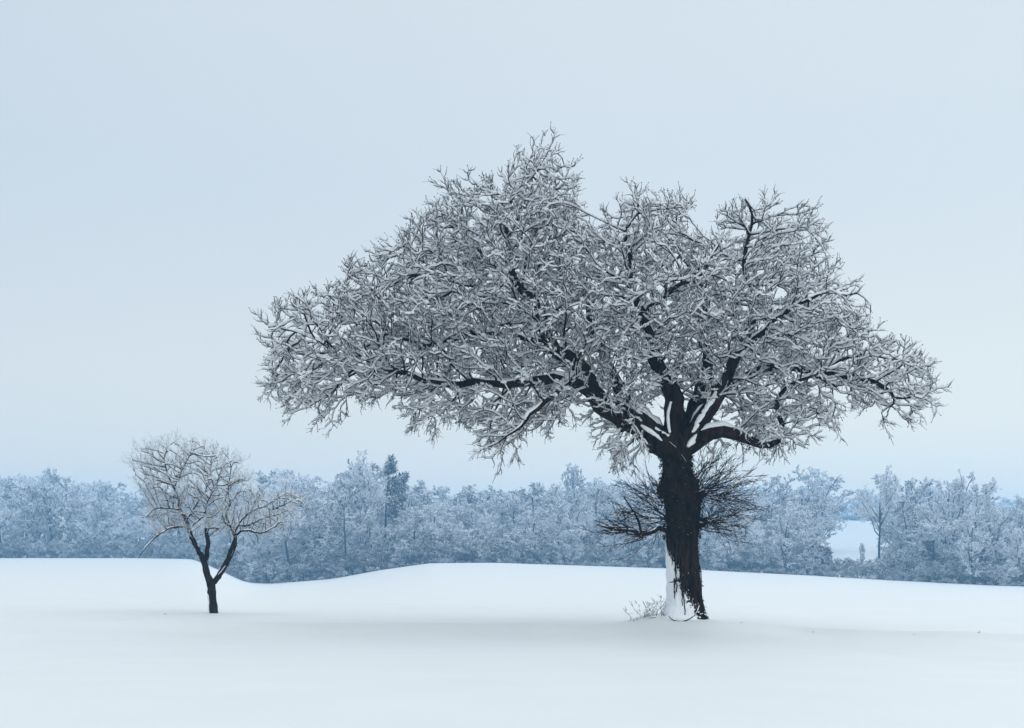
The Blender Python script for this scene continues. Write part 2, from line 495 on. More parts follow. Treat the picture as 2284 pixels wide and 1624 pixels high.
def sprays(B, D, Ln, rgen, up, r=0.014, nseg=3, twl=(0.10, 0.24), pertw=1):
    """twigs: main segments (returned first) and side twiglets"""
    P = B.copy(); d = norm(D)
    m0, m1, mr0, mr1 = [], [], [], []
    t0, t1, tr0, tr1 = [], [], [], []
    for s in range(nseg):
        d = norm(d + up[:, None]*np.array([[0, 0, 1.0]]) + rgen.normal(0, 0.30, d.shape))
        P1 = P + d*(Ln/nseg)[:, None]
        ra = r*(1-0.22*s); rb = r*(1-0.22*(s+1))
        m0.append(P); m1.append(P1); mr0.append(np.full(len(P), ra)); mr1.append(np.full(len(P), rb))
        for q in range((pertw if s > 0 or nseg < 3 else 0) + (1 if s == nseg-1 else 0)):
            dd = norm(d*0.75 + rgen.normal(0, 0.55, d.shape) + np.array([[0, 0, 0.18]]))
            l = rgen.uniform(twl[0], twl[1], len(P))
            t0.append(P1); t1.append(P1+dd*l[:, None]); tr0.append(np.full(len(P), r*0.62)); tr1.append(np.full(len(P), r*0.45))
        P = P1
    c = np.concatenate
    return (c(m0), c(m1), c(mr0), c(mr1)), (c(t0), c(t1), c(tr0), c(tr1)), P

def sprays2(B, D, Ln, rgen, up, r, nseg=4, lat=(0.24, 0.46), fork=(0.11, 0.24), nf=2):
    """a twig with alternating side shoots, each ending in small forks: (stems with snow, fork tips, joints)"""
    P = B.copy(); d = norm(D); U = np.array([[0, 0, 1.0]])
    u, v = frames(d); az = rgen.uniform(0, 2*PI, len(B)); side = u*np.cos(az)[:, None]+v*np.sin(az)[:, None]
    st, fk, jt = [], [], []
    def forks(Q, dq, sc, n=2):
        uu, vv = frames(dq); a = rgen.uniform(0, 2*PI, len(Q))
        for q in range(n):
            lt = uu*np.cos(a+q*PI*2/n)[:, None]+vv*np.sin(a+q*PI*2/n)[:, None]
            dd = norm(dq+lt*rgen.uniform(0.4, 0.8, (len(Q), 1))+0.15*U)
            l = rgen.uniform(fork[0], fork[1], len(Q))*sc
            fk.append((Q, Q+dd*l[:, None], np.full(len(Q), r*0.58), np.full(len(Q), r*0.38)))
    for s in range(nseg):
        d = norm(d+up[:, None]*U*0.5+rgen.normal(0, 0.30, d.shape))
        P1 = P+d*(Ln/nseg)[:, None]
        st.append((P, P1, np.full(len(P), r*(1-0.15*s)), np.full(len(P), r*(1-0.15*(s+1)))))
        sg = 1 if s % 2 == 0 else -1
        sd_ = norm(side-d*np.sum(side*d, 1, keepdims=True))*sg
        ld = norm(d*0.85+sd_*rgen.uniform(0.55, 0.95, (len(P), 1))+rgen.normal(0, 0.15, d.shape)+0.12*U)
        ll = rgen.uniform(lat[0], lat[1], len(P))*(1.1-0.15*s)
        Pm = P1+ld*(ll*0.5)[:, None]; ld2 = norm(ld+d*0.3+up[:, None]*U*0.6+rgen.normal(0, 0.36, d.shape)); Pe = Pm+ld2*(ll*0.5)[:, None]
        st.append((P1, Pm, np.full(len(P), r*0.78), np.full(len(P), r*0.70))); st.append((Pm, Pe, np.full(len(P), r*0.70), np.full(len(P), r*0.58)))
        forks(Pe, ld2, 1.0, nf); jt.append(P1); jt.append(Pm)
        P = P1
    forks(P, d, 1.2, 3)
    cc = lambda z_: [np.concatenate([q[k] for q in z_]) for k in range(4)]
    return cc(st), cc(fk), np.concatenate(jt)

# ------------------------------------------------------------------ the great oak
PX = 50.0/F                                   # metres per photo pixel at the oak
def ox(px): return (px-1522)*PX
def oz(py): return EYE-(py-HY)*PX - OAK[2]
def opt(px, py, dy=0.0): return (ox(px), dy, oz(py))

oak = empty('oak_tree', tuple(OAK))
tag(oak, 'large spreading bare oak with snow along every branch and ivy clad black trunk', 'oak tree')

# trunk: rows of (photo row, left edge, right edge)
TR = [(1440, 1455, 1600), (1410, 1468, 1590), (1388, 1478, 1582), (1370, 1486, 1574), (1340, 1490, 1566), (1300, 1491, 1561), (1250, 1488, 1558), (1200, 1484, 1557), (1160, 1485, 1561), (1130, 1484, 1562),
      (1100, 1476, 1562), (1075, 1473, 1556), (1050, 1477, 1543), (1030, 1477, 1540), (1010, 1470, 1543), (992, 1462, 1546), (978, 1470, 1548), (966, 1486, 1545)]
TRY = np.array([r[0] for r in TR][::-1], float); TRL = np.array([r[1] for r in TR][::-1], float); TRR = np.array([r[2] for r in TR][::-1], float)
_lump = [(rng.uniform(2, 9), rng.uniform(0.6, 2.6), rng.uniform(0, 6.28), rng.uniform(0, 6.28)) for _ in range(9)]
def trunk_surface(py, th):
    """th = 0 faces the camera, +90 degrees faces left; returns local x, y, z"""
    l = np.interp(py, TRY, TRL); r = np.interp(py, TRY, TRR)
    R = (r-l)/2*PX; c = ox((l+r)/2)
    z = oz(py)
    f = 1.0
    for a, b, p, q in _lump:
        f = f + 0.012*np.sin(round(a)*th+p+z*0.6)*np.sin(b*z+q)
    fl = np.clip((py-1330)/70.0, 0, 1)
    f = f + 0.12*fl**2*np.sin(5*th+1.0) + 0.02*np.sin(23*th+np.sin(z*3)*1.2)
    return np.stack([c - R*f*np.sin(th), -R*f*np.cos(th)*0.95, z + 0*th], -1)
rows = np.linspace(1436, 967, 118); th = np.arange(72)*2*PI/72
V = np.concatenate([trunk_surface(np.full(72, y), th) for y in rows] + [np.repeat(trunk_surface(np.full(1, 966.), np.zeros(1))*[1, 0, 1], 72, 0)])
i = np.arange(72); j = (i+1) % 72
q = np.stack([i, i+72, j+72, j], 1)
Q = (np.arange(len(rows))[:, None, None]*72+q[None]).reshape(-1, 4)
trunk = link('trunk', mesh_np('oak_trunk', V, Q[:, ::-1]), M_oak, oak)

# limbs read off the photo: (px, py, depth, radius in px)
LIMBS = [
    ([(1500, 1010, 0, 30), (1460, 975, -.2, 31), (1415, 945, -.5, 28), (1372, 925, -.8, 25), (1330, 885, -1.2, 22), (1290, 838, -1.6, 20), (1245, 785, -1.9, 18), (1205, 725, -2.0, 16), (1168, 655, -1.9, 14), (1140, 590, -1.6, 10), (1120, 520, -1.2, 7), (1150, 450, -.9, 4), (1190, 385, -.6, 2.5)], -1, 0),
    ([(1330, 885, -1.2, 18), (1260, 855, -1.6, 14), (1190, 852, -1.4, 11), (1100, 868, -1.2, 9), (1010, 852, -1.0, 7.5), (900, 845, -.8, 6), (800, 815, -.8, 4), (700, 770, -.8, 2.4), (645, 735, -.8, 1.6)], 0, 4),
    ([(1505, 1005, .3, 24), (1450, 945, 1.0, 21), (1400, 885, 1.9, 18), (1365, 810, 2.8, 15), (1340, 720, 3.6, 12), (1300, 620, 4.0, 9), (1270, 540, 3.8, 6), (1240, 460, 3.0, 3)], -1, 0),
    ([(1512, 1000, 0, 26), (1502, 930, -.2, 24), (1494, 870, -.5, 21), (1450, 790, -1.0, 17), (1432, 710, -1.8, 13), (1400, 630, -2.3, 10), (1390, 550, -2.2, 7), (1415, 480, -1.6, 4), (1410, 430, -1.2, 2.5)], -1, 0),
    ([(1520, 1000, .3, 24), (1545, 935, .6, 20), (1565, 880, 1.0, 18), (1580, 800, 1.8, 15), (1600, 710, 2.6, 12), (1570, 620, 3.0, 9), (1530, 540, 2.8, 6), (1525, 460, 2.0, 3)], -1, 0),
    ([(1522, 1000, -.3, 22), (1560, 938, -1.1, 19), (1592, 888, -1.8, 16), (1640, 800, -2.4, 13), (1665, 700, -2.6, 11), (1655, 610, -2.3, 8), (1668, 520, -1.6, 5), (1652, 450, -1.0, 2.5)], -1, 0),
    ([(1525, 1005, -.5, 19), (1560, 978, -1.1, 17), (1605, 966, -1.7, 14), (1650, 980, -1.5, 11), (1695, 998, -1.2, 8.5), (1728, 988, -.8, 7), (1736, 940, -.6, 6), (1742, 885, -.4, 5), (1790, 855, -1.8, 4), (1860, 862, -1.2, 2.5)], -1, 0),
    ([(1565, 880, 1.0, 14), (1640, 845, 1.2, 12), (1730, 815, 1.1, 10), (1830, 822, .6, 9), (1920, 852, .1, 7), (2000, 878, -.3, 4), (2060, 880, -.4, 2.5)], 4, 2),
    ([(1640, 800, -2.4, 10), (1690, 752, -3.2, 8.5), (1740, 705, -3.5, 6.5), (1800, 680, -3.5, 4.5), (1850, 672, -3.2, 2.5), (1895, 665, -2.8, 1.5)], 5, 3),
    ([(1245, 785, -1.9, 11), (1180, 760, -1.0, 9), (1100, 742, .2, 8), (1010, 745, 1.2, 7), (920, 755, 1.8, 5.5), (850, 730, 1.8, 4.5), (838, 660, 1.6, 3), (800, 620, 1.2, 2)], 0, 6),
    ([(1190, 852, -3.0, 8), (1130, 905, -4.2, 8), (1180, 920, -4.6, 1)], 1, 2),
    ([(1290, 838, -1.6, 10), (1230, 892, -3.0, 6.5), (1185, 935, -3.8, 4.8), (1145, 970, -4.2, 3), (1112, 1005, -4.4, 1.5)], 0, 5),
    ([(1340, 720, 3.6, 8), (1240, 690, 4.8, 7), (1120, 690, 5.6, 6), (1000, 720, 5.6, 4), (900, 780, 5.0, 3)], 2, 4),
    ([(1205, 725, -2.0, 9), (1130, 680, -1.6, 6), (1050, 650, -1.4, 4.5), (960, 600, -1.0, 3), (890, 550, -.6, 1.8)], 0, 7),
    ([(1432, 710, -1.8, 9), (1490, 660, -3.0, 7.5), (1550, 630, -3.8, 6), (1600, 560, -3.9, 3)], 3, 4),
    ([(1168, 655, -1.9, 8), (1110, 600, -.8, 6.5), (1050, 540, .2, 5), (1030, 450, .6, 3)], 0, 8),
    ([(1600, 710, 2.6, 8), (1680, 640, 3.4, 6.5), (1760, 570, 3.4, 5), (1800, 510, 2.6, 3)], 4, 4),
    ([(1830, 822, .6, 6), (1900, 790, 1.2, 5), (1980, 790, 1.2, 3.5), (2050, 790, .8, 2)], 7, 3),
]
del LIMBS[10]
LIMBS_FIX = LIMBS
paths = []
STEP = 0.34
cidx = []
for k, (cp, pp, pi) in enumerate(LIMBS_FIX):
    c = np.array([[ox(a), d*(0.42 if d < 0 else 0.6), oz(b), r*PX*np.interp(b, [650, 900], [0.62, 1.0])] for a, b, d, r in cp])
    s = smooth_poly(c, STEP)
    n_ = len(s); gk = np.random.default_rng(100+k); wob = gk.normal(0, 1, (n_, 3))*0.025
    for ax in range(3): wob[:, ax] += 0.13*np.sin(np.arange(n_)*gk.uniform(0.5, 0.9)+gk.uniform(0, 6))*np.clip(np.arange(n_)/10-0.3, 0, 1)
    wob[0] = 0
    s[:, :3] += wob
    idx = [int(np.argmin(np.linalg.norm(s[:, :3]-q[:3], axis=1))) for q in c]
    cidx.append(idx)
    if pp >= 0: s[0, :3] = paths[pp][0][cidx[pp][pi]]
    paths.append((s[:, :3], np.maximum(s[:, 3], 0.03), pp, cidx[pp][pi] if pp >= 0 else 0))

OUT = [(535, 842), (585, 795), (590, 750), (612, 690), (682, 652), (735, 615), (800, 590), (832, 575), (838, 535), (890, 510), (950, 480), (955, 455), (1005, 410), (1045, 385), (1100, 390), (1140, 362), (1125, 318), (1165, 338), (1215, 310), (1260, 330), (1262, 355), (1285, 365), (1300, 395), (1285, 420), (1322, 452), (1338, 515), (1352, 462), (1380, 415), (1415, 405), (1440, 425), (1470, 430), (1545, 430), (1555, 472), (1580, 545), (1604, 500), (1630, 465), (1645, 408), (1660, 435), (1700, 440), (1760, 470), (1790, 480), (1850, 530), (1855, 580), (1895, 620), (1915, 660), (1920, 690), (1940, 715), (1945, 750), (1990, 760), (2020, 765), (2062, 735), (2045, 768), (2062, 805), (2080, 850), (2066, 900), (2072, 962), (2012, 982), (1985, 950), (1930, 935), (1870, 925), (1830, 965), (1800, 1010), (1740, 1030), (1690, 1025), (1640, 1025), (1600, 1030), (1562, 1035), (1545, 985), (1580, 958), (1602, 930), (1590, 915), (1540, 930), (1490, 930), (1462, 935), (1485, 972), (1462, 1030), (1400, 1052), (1345, 1040), (1340, 985), (1300, 945), (1250, 985), (1200, 1000), (1160, 1030), (1100, 1050), (1045, 1050), (1075, 1000), (1060, 960), (960, 980), (900, 940), (830, 920), (790, 930), (780, 1005), (730, 965), (660, 970), (650, 930), (565, 928), (585, 880), (600, 862)]
def attractors(outline, n, cx_, full, kk, rgen, fx, fz, ppx, shell=0.62, inset=0.0, cut=0.0):
    o = np.asarray(outline, float)
    x = rgen.uniform(o[:, 0].min(), o[:, 0].max(), n*4); y = rgen.uniform(o[:, 1].min(), o[:, 1].max(), n*4)
    m = inside(o, x, y); x, y = x[m], y[m]
    d = edge_dist(o, x, y)*ppx
    m = d > cut+inset*rgen.random(len(d)); x, y, d = x[m], y[m], d[m]
    half = np.minimum(kk*np.sqrt(d), full)
    u = rgen.uniform(-1, 1, len(x)); dep = np.sign(u)*np.abs(u)**shell*half
    # weight towards the places where the crown is deep
    w = 0.45+0.55*half/full
    m = rgen.random(len(x)) < w
    P = np.stack([fx(x), dep, fz(y)], 1)[m]
    return P[:n]
TWX = 0.55
r_oak = np.random.default_rng(21)
att = attractors(OUT, 10500, 1430, 3.7, 1.9, r_oak, ox, oz, PX, inset=0.3, cut=0.42)
pos, par, giv, pid = colonize(paths, att, STEP, 0.50, 3.0, r_oak, centre=np.array([ox(1480), 0, oz(930)]), pull=0.45)
rad, kids = pipe_radii(par, giv, 0.017, 2.05)
rad = np.where(pid >= 0, rad, np.minimum(rad, 0.16))
print('oak nodes', len(pos))

# limbs as parts with their snow
for k, (P, R, pp, pi) in enumerate(paths):
    Vv, Qq = chain_tube(P, R, 12 if R.max() > 0.2 else 8, 0.10, seed=k)
    o = link('limb', mesh_np('oak_limb', Vv, Qq), M_oak, oak)
    sp = chain_snow(P, R, r_oak, 0.045, 0.5, 7)
    for piece in sp: link('limb_snow', mesh_np('oak_limb_snow', *piece), M_snow, o)
# the larger side branches as parts, the rest as the crown
chs = chains_of(par, rad, pid)
chs.sort(key=lambda c: -(rad[c[1]] if len(c) > 1 else 0)*len(c)**0.5)
big = [c for c in chs if len(c) >= 4][:140]
bigset = set(id(c) for c in big)
def chain_arrays(c, fac=1.0):
    P = pos[c]; R = rad[c].copy(); R[0] = min(R[0], R[1]*1.25) if len(R) > 1 else R[0]
    return P, R
for c in big:
    P, R = chain_arrays(c)
    Vv, Qq = chain_tube(P, R, 6, 0.08, seed=c[1])
    o = link('branch', mesh_np('oak_branch', Vv, Qq), M_oak, oak)
    sp = chain_snow(P, R, r_oak, 0.032, 0.62, 5)
    for piece in sp: link('branch_snow', mesh_np('oak_branch_snow', *piece), M_thin, o)
a_, b_ = [], []
for c in chs:
    if id(c) in bigset: continue
    for s, e in zip(c[:-1], c[1:]): a_.append(s); b_.append(e)
a_ = np.array(a_); b_ = np.array(b_)
ra, rb = np.minimum(rad[a_], rad[b_]*1.3), rad[b_]
fine_segs = (pos[a_], pos[b_], ra, rb)
# twigs on every fine node
fine = np.nonzero((rad < 0.055) & (pid < 0))[0]
tips = np.nonzero((kids == 0) & (pid < 0))[0]
src = np.concatenate([tips, fine[r_oak.random(len(fine)) < TWX]])
pdir = norm(pos[src]-pos[par[src]])
ctr = np.array([ox(1420), 0, oz(900)])
outw = norm(pos[src]-ctr)
zz = pos[src][:, 2]
low = np.clip((oz(860)-zz)/2.5, 0, 1)
up = 0.20-0.62*low
D = pdir*0.95 + outw*0.45 + r_oak.normal(0, 0.38, pdir.shape)
Ln = r_oak.uniform(0.40, 0.90, len(src))
tw, tl, joints = sprays2(pos[src], D, Ln, r_oak, up, 0.0170, lat=(0.20, 0.40), nf=1)
Vv, Qq = join_vq([tubes(*fine_segs, n=4), tubes(*tw, n=3)])
o = link('fine_branches', mesh_np('oak_fine_branches', Vv, Qq), M_oak, oak); o['kind'] = 'stuff'
o8 = np.array([[1, 0, 0], [-1, 0, 0], [0, 1, 0], [0, -1, 0], [0, 0, 1], [0, 0, -1.0]]); f8 = np.array([[0, 2, 4], [2, 1, 4], [1, 3, 4], [3, 0, 4], [2, 0, 5], [1, 2, 5], [3, 1, 5], [0, 3, 5]])
be = tl[1][r_oak.random(len(tl[1])) < 0.3]
bV = (be[:, None]+o8[None]*r_oak.uniform(0.014, 0.030, (len(be), 1, 1))).reshape(-1, 3); bQ = ((np.arange(len(be))*6)[:, None, None]+f8[None]).reshape(-1, 3)
o = link('buds', mesh_np('oak_buds', bV, bQ), M_twig, oak); o['kind'] = 'stuff'
Vv, Qq = tubes(*tl, n=3)
o = link('twigs', mesh_np('oak_twigs', Vv, Qq), M_twig, oak); o['kind'] = 'stuff'
s1 = tubes(*snow_segs(*fine_segs, r_oak, 0.028, 0.8, 0.97), n=4)
s2 = tubes(*snow_segs(*tw, r_oak, 0.031, 0.85, 0.95), n=3)
Vv, Qq = join_vq([s1, s2])
o = link('crown_snow', mesh_np('oak_crown_snow', Vv, Qq), M_thin, oak); o['kind'] = 'stuff'
pick = fine[r_oak.random(len(fine)) < 0.42]
jp = joints[r_oak.random(len(joints)) < 0.26]
C = np.concatenate([pos[pick]+np.array([0, 0, 0.04]), jp+np.array([0, 0, 0.06])])
C = C+r_oak.normal(0, 0.02, C.shape)
Vv, Qq = blobs(C, np.concatenate([r_oak.uniform(0.05, 0.12, len(pick)), r_oak.uniform(0.04, 0.085, len(jp))]), 0.6, r_oak)
o = link('snow_clumps', mesh_np('oak_snow_clumps', Vv, Qq), M_thin, oak); o['kind'] = 'stuff'
print('oak twigs', len(src))

# snow pressed on the left of the trunk, widening to the drift at its foot
r_t = np.random.default_rng(5)
rows = np.linspace(1196, 1430, 150); nth = 34
edge_n = np.cumsum(r_t.normal(0, 0.035, 150)); edge_n -= np.linspace(edge_n[0], edge_n[-1], 150)
eb = np.interp(rows, [1196, 1225, 1245, 1275, 1310, 1350, 1380, 1402, 1430], [2.5, 1.55, 1.05, 0.74, 0.50, 0.15, -0.12, -0.3, -0.4])+edge_n+r_t.normal(0, 0.03, 150)
Vt = []
for y_, e_ in zip(rows, eb):
    t = np.linspace(0, 1, nth); th_ = e_+(2.75-e_)*t
    p = trunk_surface(np.full(nth, y_), th_)
    fl = np.clip((y_-1320)/80, 0, 1)**2
    thk = (0.055+0.55*fl*np.clip(np.sin(th_), 0, 1)**0.9 + 0.012*np.sin(y_*0.21+th_*5))*np.sin(PI*np.clip(t*1.0, 0.0, 1))**0.35 - 0.03*(t < 0.02) - 0.05*(t > 0.98)
    nrm = np.stack([-np.sin(th_), -np.cos(th_), 0*th_], -1)
    Vt.append(p+nrm*thk[:, None])
Vt = np.concatenate(Vt)
I = (np.arange(149)[:, None]*nth+np.arange(nth-1)[None]).ravel()
Q = np.stack([I, I+1, I+1+nth, I+nth], 1)
link('trunk_snow', mesh_np('oak_trunk_snow', Vt, Q), M_snow, oak)

def on_trunk(px, py, lift=0.03):
    """point on the camera side of the trunk at a photo position"""
    l = np.interp(py, TRY, TRL); r = np.interp(py, TRY, TRR)
    s = np.clip(((l+r)/2-px)/((r-l)/2), -0.999, 0.999)
    th_ = math.asin(s)
    p = trunk_surface(np.array([py], float), np.array([th_]))[0]
    return p+np.array([-math.sin(th_), -math.cos(th_), 0])*lift, th_
# ivy stems that hang over the pressed snow
ivy_parts = []
for px0, y0, y1, r_ in ((1506, 1205, 1325, 2.6), (1513, 1215, 1300, 2.0), (1517, 1235, 1352, 2.6), (1499, 1215, 1262, 1.4), (1521, 1270, 1372, 2.4), (1503, 1290, 1340, 1.8)):
    P = np.array([on_trunk(px0+0.9*math.sin(y*0.07+px0)+r_t.normal(0, 0.6), y, 0.075)[0] for y in np.arange(y0, y1, 5)])
    R = r_*PX*(1-0.5*np.linspace(0, 1, len(P)))*(0.45+1.0*r_t.random(len(P)))
    o = link('ivy_stem', mesh_np('ivy_stem', *chain_tube(P, R, 6, 0.3, seed=int(px0))), M_shoot, oak)
# ivy leaves: small folded leaves all round the upper trunk
n_ = 2250
yy = np.concatenate([r_t.uniform(1015, 1200, 1900), r_t.uniform(1200, 1385, n_-1900)]); tt = r_t.uniform(-PI, PI, n_)
p = trunk_surface(yy, tt); nr = np.stack([-np.sin(tt), -np.cos(tt), 0*tt], -1)
keep = ~((yy > 1205) & (tt > 0.35) & (tt < 2.9)); p, nr, yy = p[keep], nr[keep], yy[keep]; n_ = len(p)
p = p+nr*(r_t.uniform(0.0, 0.09, n_)*np.where(yy < 1200, 1, 0.35))[:, None]
side = norm(np.cross(nr, np.array([[0, 0, 1.0]]))); dn = norm(np.array([[0, 0, -1.0]])+nr*0.7+r_t.normal(0, 0.4, nr.shape))
sd = norm(side+r_t.normal(0, 0.35, nr.shape)); sz = r_t.uniform(0.03, 0.065, n_)[:, None]
lift = nr*sz*0.35
V = np.stack([p, p+sd*sz*0.8+dn*sz*0.7+lift, p+dn*sz*1.7, p-sd*sz*0.8+dn*sz*0.7+lift, p+dn*sz*0.75-nr*sz*0.1], 1).reshape(-1, 3)
b5 = (np.arange(n_)*5)[:, None]
Q = np.concatenate([b5+np.array([[0, 1, 4]]), b5+np.array([[1, 2, 4]]), b5+np.array([[2, 3, 4]]), b5+np.array([[3, 0, 4]])])
o = link('ivy_leaves', mesh_np('ivy_leaves', V, Q, smooth=False), M_ivy, oak); o['kind'] = 'stuff'
# flecks of snow caught in the bark along the ragged edge of the pressed snow
n_ = 160
yy = r_t.uniform(1215, 1360, n_); ee = np.interp(yy, rows, eb); tt = ee-r_t.exponential(0.10, n_)+0.05
p = trunk_surface(yy, tt); nr = np.stack([-np.sin(tt), -np.cos(tt), 0*tt], -1)
V, Q = blobs(p+nr*0.012, r_t.uniform(0.004, 0.013, n_), 2.2, r_t)
o = link('bark_snow', mesh_np('oak_bark_snow', V, Q), M_snow, oak); o['kind'] = 'stuff'
# snow caught at the root flare
n_ = 42
yy = r_t.uniform(1356, 1392, n_); tt = r_t.uniform(-1.5, 0.15, n_)
p = trunk_surface(yy, tt); nr = np.stack([-np.sin(tt), -np.cos(tt), 0*tt], -1)
V, Q = blobs(p+nr*0.01, r_t.uniform(0.018, 0.06, n_)*np.interp(yy, [1352, 1392], [0.6, 1.2]), 0.7, r_t)
o = link('root_snow', mesh_np('oak_root_snow', V, Q), M_snow, oak); o['kind'] = 'stuff'
# snow heaped in the fork
for cp in ([(1528, 1000, -.72, 4), (1540, 986, -.62, 9), (1562, 968, -.55, 9), (1590, 957, -.62, 7), (1612, 955, -.75, 4)],
           [(1536, 976, -.55, 5), (1550, 950, -.66, 9), (1566, 922, -.80, 9), (1580, 898, -.95, 7), (1588, 880, -1.0, 4)],
           [(1410, 912, -.55, 4), (1430, 932, -.50, 6), (1455, 957, -.42, 7), (1478, 972, -.42, 8), (1496, 978, -.5, 4)],
           [(1425, 952, -.72, 3), (1440, 962, -.74, 6), (1458, 974, -.72, 5), (1472, 986, -.66, 2)],
           [(1492, 900, -.62, 3), (1486, 925, -.6, 4), (1487, 950, -.55, 4), (1490, 968, -.55, 3)]):
    sp = smooth_poly(np.array([[*opt(a, b, d+.06), r*PX*0.85] for a, b, d, r in cp]), 0.08)
    link('fork_snow', mesh_np('oak_fork_snow', *chain_tube(sp[:, :3], sp[:, 3], 9, 0.16, seed=int(cp[0][0]))), M_snow, oak)

# bunches of young shoots on the burrs of the trunk
def shoots(starts, ndir, name):
    segs = ([], [], [], [])
    for (px, py, dy), (tx, ty, tdy), n, r0, ln in starts:
        b = np.array(opt(px, py, dy)); t = np.array(opt(tx, ty, tdy)); v = t-b; Lv = np.linalg.norm(v); v /= Lv
        B = b[None]+r_t.normal(0, 0.10, (n, 3)); d = norm(v[None]+r_t.normal(0, 0.26, (n, 3)))
        Lx = Lv*r_t.uniform(0.5, 1.08, n); P = B; ns_ = 7
        for s in range(ns_):
            d = norm(d+r_t.normal(0, 0.20, d.shape)+np.array([[0, 0, 0.035]]))
            P1 = P+d*(Lx/ns_)[:, None]
            f0, f1 = 1-s/ns_*0.72, 1-(s+1)/ns_*0.72
            segs[0].append(P); segs[1].append(P1); segs[2].append(np.full(n, r0*f0)); segs[3].append(np.full(n, r0*f1))
            if s >= 1:
                for q_ in range(2):
                    dd = norm(d+r_t.normal(0, 0.42, d.shape)); l = Lx*r_t.uniform(0.10, 0.30, n); Pm = P1+dd*(l*0.5)[:, None]
                    d2 = norm(dd+d*0.3+r_t.normal(0, 0.2, d.shape)); Pe = Pm+d2*(l*0.5)[:, None]
                    segs[0].extend([P1, Pm]); segs[1].extend([Pm, Pe]); segs[2].extend([np.full(n, r0*0.5), np.full(n, r0*0.42)]); segs[3].extend([np.full(n, r0*0.42), np.full(n, r0*0.3)])
            P = P1
    sg = [np.concatenate(x) for x in segs]
    o = link(name, mesh_np(name, *tubes(*sg, n=4)), M_shoot, oak)
    ss = tubes(*snow_segs(*sg, r_t, 0.006, 0.5, 0.10), n=3)
    link('shoot_snow', mesh_np('shoot_snow', *ss), M_snow, o)['kind'] = 'stuff'; o['kind'] = 'stuff'
    return o
R0 = 0.0145
shoots([((1558, 1100, -.3), (1690, 1030, -1.2), 15, R0, 1), ((1558, 1105, -.3), (1690, 1080, -.6), 17, R0, 1), ((1558, 1108, 0), (1680, 1115, -.8), 11, R0, 1), ((1555, 1085, 0), (1640, 1000, .3), 10, R0, 1), ((1552, 1070, .1), (1600, 1000, -.5), 9, R0, 1)], None, 'shoot_cluster')
shoots([((1560, 1162, -.3), (1690, 1130, -.9), 12, R0, 1), ((1560, 1165, -.3), (1685, 1165, -.7), 12, R0, 1), ((1562, 1172, -.2), (1650, 1190, -.4), 7, R0, 1)], None, 'shoot_cluster')
shoots([((1484, 1150, -.3), (1365, 1120, -.9), 14, R0, 1), ((1480, 1120, -.2), (1400, 1060, -.5), 12, R0, 1), ((1484, 1165, -.2), (1345, 1165, -.6), 14, R0, 1), ((1480, 1100, -.2), (1420, 1075, .3), 8, R0, 1)], None, 'shoot_cluster')
# the crooked low branch on the left
cp = [(1486, 1184, -.25, 6), (1465, 1180, -.5, 5), (1450, 1188, -.7, 4.5), (1425, 1194, -.9, 4), (1405, 1186, -1.0, 3), (1360, 1182, -1.2, 2.4), (1325, 1172, -1.3, 1.4)]
s = smooth_poly(np.array([[*opt(a, b, d), r*PX] for a, b, d, r in cp]), 0.1)
lb = link('low_branch', mesh_np('oak_low_branch', *chain_tube(s[:, :3], s[:, 3], 7, 0.12, seed=3)), M_oak, oak)
for piece in chain_snow(s[:, :3], s[:, 3], r_t, 0.004, 0.35, 5): link('branch_snow', mesh_np('oak_low_branch_snow', *piece), M_snow, lb)
cp = [(1425, 1194, -.9, 3), (1418, 1165, -1.0, 2.6), (1405, 1140, -1.0, 2), (1385, 1112, -1.1, 1.2)]
s = smooth_poly(np.array([[*opt(a, b, d), r*PX] for a, b, d, r in cp]), 0.1)
link('low_branch', mesh_np('oak_low_branch', *chain_tube(s[:, :3], s[:, 3], 6, 0.12, seed=4)), M_oak, oak)
shoots([((1425, 1192, -.9), (1330, 1200, -1.3), 8, 0.018, 1), ((1405, 1186, -1.0), (1315, 1170, -1.3), 9, 0.018, 1), ((1440, 1190, -.8), (1390, 1215, -1.0), 6, 0.018, 1), ((1410, 1150, -1), (1360, 1140, -1.3), 6, 0.018, 1)], None, 'shoot_cluster')
# stubs, hanging stem
def limbpart(name, cp, step=0.06, n=7, rough=0.12, mat=None, seed=1):
    s = smooth_poly(np.array([[*p3, r] for p3, r in cp]), step)
    return link(name, mesh_np('oak_'+name, *chain_tube(s[:, :3], s[:, 3], n, rough, seed=seed)), mat or M_oak, oak)
limbpart('broken_stub', [(opt(1553, 1172, -.2), .13), (opt(1566, 1168, -.35), .11), (opt(1573, 1158, -.45), .08)], seed=2)
limbpart('broken_stub', [(on_trunk(1517, 1291, 0)[0], .035), (on_trunk(1508, 1295, .12)[0], .03), (on_trunk(1499, 1299, .2)[0], .012)], seed=3)
limbpart('burr', [(opt(1478, 1108, -.25), .12), (opt(1471, 1095, -.3), .16), (opt(1476, 1080, -.3), .10)], seed=4, rough=.25)
limbpart('burr', [(opt(1390, 935, -.75), .24), (opt(1382, 952, -.9), .2), (opt(1384, 968, -1.0), .08)], seed=5, rough=.25)
limbpart('burr', [(opt(1450, 985, -.3), .22), (opt(1446, 1002, -.5), .15), (opt(1452, 1012, -.5), .06)], seed=6, rough=.25)
limbpart('hanging_stem', [(on_trunk(1556, 1262, .04)[0], .018), (opt(1562, 1280, -.1), .018), (opt(1563, 1305, -.1), .019), (opt(1564, 1335, -.1), .020), (opt(1570, 1362, -.1), .020), (opt(1574, 1378, -.15), .02)], mat=M_shoot)

